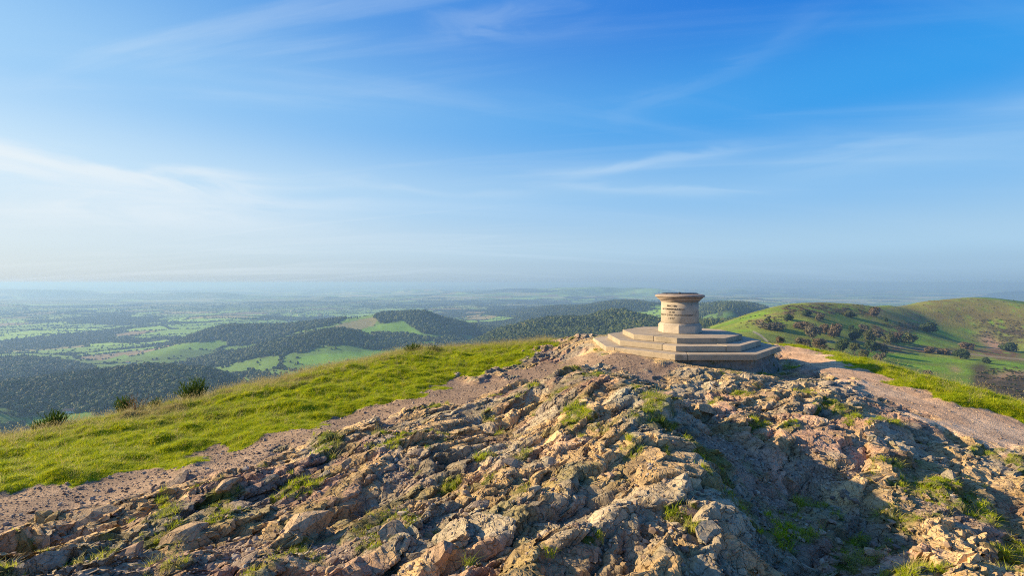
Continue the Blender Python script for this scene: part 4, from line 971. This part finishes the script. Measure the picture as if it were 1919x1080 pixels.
def bush(name, px, d, hpx, wpx, mat, stems, label, cat, k, twig=True, width=0.006, lift=0.0):
    x = (px-CX)/F*d; z = float(near_z(x, d)[0])
    o = empty(name, (x, d, z+lift)); tag(o, label, cat)
    ob = bpy.data.objects.new('stems', broom_mesh(k, stems, hpx/F*d, wpx/F*d, mat, width, twig)); C.objects.link(ob); ob.parent = o
    bm = bmesh.new(); bmesh.ops.create_cone(bm, segments=7, radius1=0.03, radius2=0.018, depth=0.16, cap_ends=True)
    for v_ in bm.verts: v_.co += Vector((random.uniform(-0.006, 0.006), random.uniform(-0.006, 0.006), 0.01))
    bm_obj('woody_base', bm, 'bark', o)
    return o
bush('broom_bush', 362, 10.4, 46, 54, 'broom_green', 150, 'largest green broom bush standing on the brow of the grass slope', 'bush', 1)
bush('broom_bush', 231, 9.75, 36, 34, 'broom_green', 80, 'small green broom bush just left of the bare brown twigs', 'bush', 2)
bush('bare_bush', 254, 9.4, 38, 40, 'dead_stem', 22, 'leafless brown twiggy bush on the grass slope beside a small broom', 'bush', 3, True, 0.0035)
bush('broom_bush', 291, 10.0, 22, 24, 'broom_green', 60, 'tiny green broom bush between the bare twigs and the largest broom', 'bush', 4)
bush('broom_bush', 77, 9.1, 30, 30, 'broom_green', 70, 'left one of the paired low broom bushes near the grass slope edge', 'bush', 5)
bush('broom_bush', 102, 9.2, 36, 36, 'broom_green', 90, 'right and taller one of the paired low broom bushes', 'bush', 6)
bush('broom_bush', 24, 8.9, 18, 26, 'broom_green', 50, 'smallest broom sprig at the far left of the grass brow', 'bush', 7)
bush('low_gorse', 775, 14.2, 18, 60, 'broom_green', 160, 'dark green cushion of gorse on the crest of the grass slope', 'bush', 8)
bush('low_gorse', 815, 14.4, 14, 56, 'broom_green', 130, 'flatter gorse cushion to the right of the taller one on the crest', 'bush', 9)

# ------------------------------------------------------------------ woods and hedgerow trees, far off
def crown_source(k, conifer=False):
    rs = random.Random(40+k); bm = bmesh.new(); bmesh.ops.create_icosphere(bm, subdivisions=3 if not conifer else 2, radius=0.5)
    bumps = [(Vector((rs.gauss(0, 1), rs.gauss(0, 1), rs.gauss(0.2, 0.8))).normalized(), rs.uniform(0.12, 0.34)) for _ in range(16)]
    for v_ in bm.verts:
        n_ = v_.co.normalized(); f = 0.72
        for b_, h_ in bumps: f += h_*max(0, n_.dot(b_)-0.72)/0.28
        f *= rs.uniform(0.84, 1.14)
        v_.co = n_*0.5*f
        if conifer: q = (v_.co.z+0.5); v_.co = Vector((v_.co.x*(1.0-q)*0.9, v_.co.y*(1-q)*0.9, v_.co.z*1.7))
        v_.co.z = (v_.co.z+0.40)*(1.0 if v_.co.z > -0.2 else 0.8)
    V = [tuple(v_.co) for v_ in bm.verts]; Fc = [tuple(v_.index for v_ in f.verts) for f in bm.faces]; bm.free()
    return source('tree_crown', V, Fc, 'far_leaves')
CR = [crown_source(k) for k in range(5)]+[crown_source(9, True), crown_source(10, True)]
P_, S_, I_ = [], [], []
def world_points(nn, r0, r1):
    r = np.sqrt(rng.uniform(r0*r0, r1*r1, nn)); a = rng.uniform(-0.95, 0.95, nn); return r*np.sin(a), r*np.cos(a)
def add_trees(x, y, size, conif):
    z = far_ground(x, y); k = visible(x, y, z+size); x, y, z, size, conif = x[k], y[k], z[k], size[k], conif[k]
    P_.append(np.stack([x, y, z-0.5], -1)); m = len(x)
    S_.append(np.stack([size*rng.uniform(0.8, 1.2, m), size*rng.uniform(0.8, 1.2, m), size*rng.uniform(0.85, 1.3, m)], -1))
    I_.append(np.where(conif, rng.integers(5, 7, m), rng.integers(0, 5, m)))
x, y = world_points(210000, 690, 3200); k = wood_at(x, y, WOOD); x, y = x[k], y[k]
thin = rng.random(len(x)) < np.clip(1500/np.hypot(x, y), 0.45, 1); x, y = x[thin], y[thin]
add_trees(x, y, rng.uniform(5, 13.5, len(x))*np.clip(np.hypot(x, y)/1700, 0.85, 1.3), (fbm(x/260, y/260, 2, 210) > 0.63) & (rng.random(len(x)) < 0.8))
x, y = world_points(700000, 1250, 9000)
wx_ = x+60*(fbm(x/300, y/300, 2, 131)-0.5); wy_ = y+60*(fbm(x/300+4, y/300, 2, 132)-0.5)
_, _, ed_, _ = cells(wx_, wy_, 290, 500, R(25), 1.6)
bad = wood_at(x, y, (fzf >= 10) | rightH | WOOD) | ((x/y*F+CX > 1320) & (y < 2700))
clump = sm(0.52, 0.62, fbm(x/380, y/380, 3, 211))
pr = np.where(ed_ < 12, 0.6+0.4*clump, 0.004+0.10*clump*(rng.random(len(x)) < 0.5)); pr = np.where(wood_at(x, y, PLW), 0.5, pr)*np.clip(4500/np.hypot(x, y), 0.35, 1)
k = (rng.random(len(x)) < pr) & ~bad; x, y = x[k], y[k]
add_trees(x, y, rng.uniform(4, 9.5, len(x))*np.clip(np.hypot(x, y)/5500, 1, 1.3), rng.random(len(x)) < 0.06)
x, y = world_points(60000, 3200, 5200); k = wood_at(x, y, WOOD); x, y = x[k], y[k]; add_trees(x, y, rng.uniform(8, 13, len(x)), rng.random(len(x)) < 0.1)
pos = np.concatenate(P_); sca = np.concatenate(S_); ix = np.concatenate(I_)
scatter('distant_woodland', pos, sca, np.stack([np.zeros(len(pos)), np.zeros(len(pos)), rng.uniform(0, 6.28, len(pos))], -1), ix, CR, None, 'dark woods and hedgerow trees of the valley and plain')
print('trees', len(pos))

# ------------------------------------------------------------------ trees and thickets on the bare hills
def crown_mesh(k, nleaf, mat, flat=1.0, leaf=0.055):
    rs = random.Random(1200+k); V, Fc = [], []
    lobes = [(Vector((rs.uniform(-0.26, 0.26), rs.uniform(-0.26, 0.26), rs.uniform(0.22, 0.72)*flat)), rs.uniform(0.15, 0.26)) for _ in range(11)]
    lobes.append((Vector((0, 0, 0.5*flat)), 0.30))
    for _ in range(nleaf):
        c_, r_ = rs.choice(lobes); n_ = Vector((rs.gauss(0, 1), rs.gauss(0, 1), rs.gauss(0.15, 0.9))).normalized()
        p = c_+n_*r_*(rs.random()**0.35); p.z = max(p.z, 0.07)
        n2 = (n_+Vector((rs.uniform(-.8, .8), rs.uniform(-.8, .8), rs.uniform(-.5, .8)))).normalized()
        s = n2.orthogonal().normalized(); t_ = n2.cross(s); l_ = leaf*rs.uniform(0.6, 1.4); i = len(V)
        a0 = rs.uniform(0, 6.28); s, t_ = s*math.cos(a0)+t_*math.sin(a0), t_*math.cos(a0)-s*math.sin(a0)
        for q in (p-s*l_, p+t_*l_*0.6, p+s*l_, p-t_*l_*0.6): V.append(tuple(q))
        Fc.append((i, i+1, i+2, i+3))
    me = bpy.data.meshes.new('crown'); me.from_pydata(V, [], Fc); me.materials.append(MATS[mat]); return me
def trunk_mesh(k):
    rs = random.Random(1500+k); bm = bmesh.new()
    def limb(p, q, r0, r1):
        d = q-p; rotm = d.to_track_quat('Z', 'Y').to_matrix().to_4x4(); 
        bmesh.ops.create_cone(bm, segments=7, radius1=r0, radius2=r1, depth=d.length, cap_ends=True, matrix=Matrix.Translation((p+q)/2) @ rotm)
    top = Vector((rs.uniform(-0.04, 0.04), rs.uniform(-0.04, 0.04), 0.34)); limb(Vector((0, 0, -0.08)), top, 0.04, 0.026)
    for j in range(5):
        a_ = j*1.26+rs.uniform(-0.3, 0.3); e = Vector((math.cos(a_)*0.25, math.sin(a_)*0.25, rs.uniform(0.55, 0.8))); limb(top*rs.uniform(0.6, 1), e, 0.02, 0.006)
    me = bpy.data.meshes.new('trunk'); bm.to_mesh(me); bm.free(); me.materials.append(MATS['bark']); return me
CM = {}
for m_ in ('leaf_olive', 'leaf_dark', 'leaf_russet', 'leaf_grey'):
    for v_ in range(2): CM[m_, v_] = crown_mesh(len(CM), 1500, m_)
    CM[m_, 'low'] = crown_mesh(len(CM)+20, 1300, m_, 0.62)
TM = [trunk_mesh(k) for k in range(3)]
def zx(x, y): return 1360+x/3.272, 530+y/3.272
hill_trees = [  # zoom x, zoom y of the foot, width, height, foliage, low?, label
 (262,250,45,30,'leaf_olive',0,'small olive bush highest on the left slope of the nearer bare hill'),
 (390,232,55,28,'leaf_dark',1,'flat dark bush below the crest of the nearer bare hill'),
 (500,207,62,28,'leaf_dark',1,'wide dark bush just under the scrubby crest of the nearer bare hill'),
 (578,238,58,42,'leaf_grey',0,'lone grey-green bush on the mid slope of the nearer bare hill'),
 (290,290,160,34,'leaf_grey',1,'long low grey thicket along the foot of the nearer hill above the white track'),
 (470,282,110,34,'leaf_russet',1,'low brownish thicket to the right of the long grey one on the nearer hill'),
 (530,348,90,76,'leaf_grey',0,'large round grey-brown tree at the foot of the nearer bare hill'),
 (605,318,55,48,'leaf_russet',0,'smaller brown tree between the round grey and the round russet trees'),
 (664,338,86,74,'leaf_russet',0,'large round russet tree standing alone on the pasture'),
 (795,364,76,62,'leaf_dark',0,'dark green round tree just above the hillside track'),
 (765,302,36,32,'leaf_dark',0,'small dark bush above the dark round tree'),
 (850,308,70,42,'leaf_grey',0,'grey bush at the lower left end of the bracken patch'),
 (880,367,60,66,'leaf_olive',0,'tall olive tree right of the dark round tree by the track'),
 (932,342,70,48,'leaf_grey',0,'pale grey tree behind the tall olive tree'),
 (1010,378,84,50,'leaf_olive',0,'bushy olive tree in the middle of the row above the track'),
 (1052,362,70,42,'leaf_russet',0,'brownish tree near the right end of the row above the track'),
 (1125,377,76,54,'leaf_olive',0,'rounded olive tree at the right end of the row casting a long shadow'),
 (892,428,86,56,'leaf_dark',0,'dark green tree below the track left of a pale thorn tree'),
 (960,443,62,64,'leaf_grey',0,'pale grey thorn tree below the track'),
 (790,433,60,48,'leaf_olive',0,'olive bush in the hollow left of the dark tree below the track'),
 (705,424,95,60,'leaf_dark',0,'broad dark thicket in the hollow under the track'),
 (848,478,66,46,'leaf_olive',0,'green bush low in the hollow above the grass verge'),
 (940,494,62,52,'leaf_grey',0,'grey thorn bush lowest in the hollow'),
 (480,410,115,58,'leaf_grey',0,'grey-brown thicket immediately beyond the end of the stony path'),
 (578,404,95,54,'leaf_russet',0,'brown thicket beyond the start of the grass verge'),
 (330,400,52,54,'leaf_russet',0,'thin reddish bush right beside the corner of the stone steps'),
 (905,208,72,50,'leaf_russet',0,'reddish tree clump in the saddle between the two bare hills'),
 (760,214,72,30,'leaf_olive',1,'low olive scrub left of the saddle between the hills'),
 (985,243,28,22,'leaf_dark',0,'tiny dark bush right of the saddle'),
 (1240,305,95,44,'leaf_dark',1,'dark scrub at the right end of the bracken patch'),
 (1440,468,96,44,'leaf_dark',0,'broad dark bush on the lower pasture with its shadow to the right'),
 (1340,441,72,28,'leaf_russet',1,'low brown bush left of the broad dark bush on the lower pasture'),
 (1248,431,52,28,'leaf_russet',1,'small brown bush leftmost of three on the lower pasture'),
 (1240,598,62,48,'leaf_grey',0,'grey bush on the lower pasture just above the grass verge'),
 (1600,498,42,28,'leaf_dark',1,'small dark bush at the tip of the dark bracken patch'),
 (1482,408,72,32,'leaf_russet',1,'brown scrub left of the bare earth scar'),
 (1730,420,95,38,'leaf_dark',1,'dark scrub under the bare earth scar'),
]
rs = random.Random(5)
for i, (zx_, zy_, w_, h_, mat, low, lab) in enumerate(hill_trees):
    px, py = zx(zx_, zy_); x, d, z = ground_hit(px, py, 150, 1300)
    wm_, hm_ = w_/3.272/F*d*1.02, h_/3.272/F*d*1.38
    o = empty('hill_thicket' if low else 'hill_tree', (x, d, z), rs.uniform(0, 6.28)); tag(o, lab, 'bush' if low or h_ < 40 else 'tree', 'trees and bushes on the bare hills')
    ob = bpy.data.objects.new('crown', CM[mat, 'low' if low else i % 2]); C.objects.link(ob); ob.parent = o; ob.scale = (wm_/0.9, wm_/0.9, hm_/(0.62 if low else 0.9))
    tb = bpy.data.objects.new('trunk', TM[i % 3]); C.objects.link(tb); tb.parent = o; tb.scale = (wm_, wm_, hm_)
# scrub too small to count
sx, sy = [], []
for (a0, b0, a1, b1, m) in ((1470, 572, 1620, 590, 500), (1822, 600, 1940, 645, 700), (1385, 590, 1480, 615, 300), (1540, 650, 1640, 680, 160), (1600, 606, 1720, 630, 260), (1440, 640, 1570, 660, 200), (1825, 690, 1919, 745, 700), (1690, 560, 1919, 610, 130)):
    for _ in range(m):
        px = rs.uniform(a0, a1); py = rs.uniform(b0, b1); sx.append(px); sy.append(py)
hit = [ground_hit(a_, b_, 200, 1250) for a_, b_ in zip(sx, sy)]
hp = np.array(hit); nn = fbm(hp[:, 0]/14, hp[:, 1]/10, 3, 154); hp = hp[nn > 0.46]
SC = []
for k_, m_ in enumerate(('leaf_dark', 'leaf_russet', 'leaf_grey')):
    me = crown_mesh(60+k_, 60, m_, 0.7, 0.16); o = bpy.data.objects.new('scrub_clump', me); SC.append(o)
q = rng.uniform(0.8, 2.6, len(hp))
scatter('hill_scrub', hp, np.stack([q*1.5, q*1.5, q*0.8], -1), np.stack([0*q, 0*q, rng.uniform(0, 6.28, len(q))], -1), rng.integers(0, 3, len(q)), SC, None, 'low dark scrub and bracken scattered over the bare hills')

# ------------------------------------------------------------------ farmhouses of the valley
def house(px, py, d0, d1, L_, W_, H_, wall, rz, label):
    x, d, z = ground_hit(px, py, d0, d1); o = empty('farmhouse', (x, d, z-0.3), rz); tag(o, label, 'house', 'houses scattered over the valley')
    def box(nm, sx_, sy_, z0, z1, m_, par, off=(0, 0)):
        bm = bmesh.new(); bmesh.ops.create_cube(bm, size=1)
        for v_ in bm.verts: v_.co = Vector((v_.co.x*sx_+off[0], v_.co.y*sy_+off[1], z0 if v_.co.z < 0 else z1))
        return bm_obj(nm, bm, m_, par)
    box('wall', L_, W_, 0, H_, wall, o)
    bm = bmesh.new(); a = L_/2+0.4; b = W_/2+0.4; h_ = H_+W_*0.45
    v6 = [bm.verts.new(c) for c in ((-a, -b, H_+0.01), (a, -b, H_+0.01), (a, b, H_+0.01), (-a, b, H_+0.01), (-a, 0, h_), (a, 0, h_)) ]
    for f in ((0, 1, 5, 4), (2, 3, 4, 5), (0, 4, 3), (1, 2, 5), (3, 2, 1, 0)): bm.faces.new([v6[i] for i in f])
    rf = bm_obj('roof', bm, 'roof_tile', o)
    box('chimney', 1.0, 1.0, H_, h_+1.2, 'brick_red', rf, (L_*0.35, 0))
    for k in range(3): box('window', 1.2, 0.12, H_*0.45, H_*0.75, 'window_glass', o, (-L_*0.3+k*L_*0.3, -W_/2-0.03))
for q in ((493,702,1300,1700,16,8,6,'render_white',0.3,'white farmhouse among trees beside the small green pasture'),
          (240,682,1700,2300,15,8,6,'render_white',-0.2,'white house at the edge of the far pasture left of the wooded ridge'),
          (252,684,1700,2300,12,8,5.5,'brick_red',0.5,'brick house close to the white one left of the wooded ridge'),
          (131,774,850,960,22,9,4.5,'render_white',0.2,'long pale building at the top of the lowest green field'),
          (705,637,1700,2400,18,9,6,'render_white',0.1,'pale farmhouse under the trees below the wooded hilltop'),
          (700,640,1700,2400,14,8,5,'brick_red',-0.4,'brick barn beside the farmhouse below the wooded hilltop'),
          (258,645,1900,3000,20,9,6,'brick_red',0.3,'reddish farm building on the plain left of the pastures')): house(*q)
for k in range(46):                                   # the small town on the plain
    px = rs.gauss(590, 45); py = rs.gauss(594, 7)
    x, d, z = ground_hit(px, py, 3000, 7500); o = empty('town_house', (x, d, z), rs.uniform(0, 3)); tag(o, 'tiny pale house in the distant town beyond the wooded ridge', 'house', 'houses of the distant town')
    m_ = rs.choice(('render_white', 'render_white', 'brick_red')); s_ = rs.uniform(0.8, 1.5)
    bm = bmesh.new(); bmesh.ops.create_cube(bm, size=1)
    for v_ in bm.verts: v_.co = Vector((v_.co.x*16*s_, v_.co.y*9*s_, -1 if v_.co.z < 0 else 6*s_))
    bm_obj('wall', bm, m_, o)
    bm = bmesh.new(); a, b, h0, h1 = 8.4*s_, 4.9*s_, 6*s_+0.02, 9.5*s_
    v6 = [bm.verts.new(c) for c in ((-a, -b, h0), (a, -b, h0), (a, b, h0), (-a, b, h0), (-a, 0, h1), (a, 0, h1))]
    for f in ((0, 1, 5, 4), (2, 3, 4, 5), (0, 4, 3), (1, 2, 5), (3, 2, 1, 0)): bm.faces.new([v6[i] for i in f])
    bm_obj('roof', bm, 'roof_tile', o)
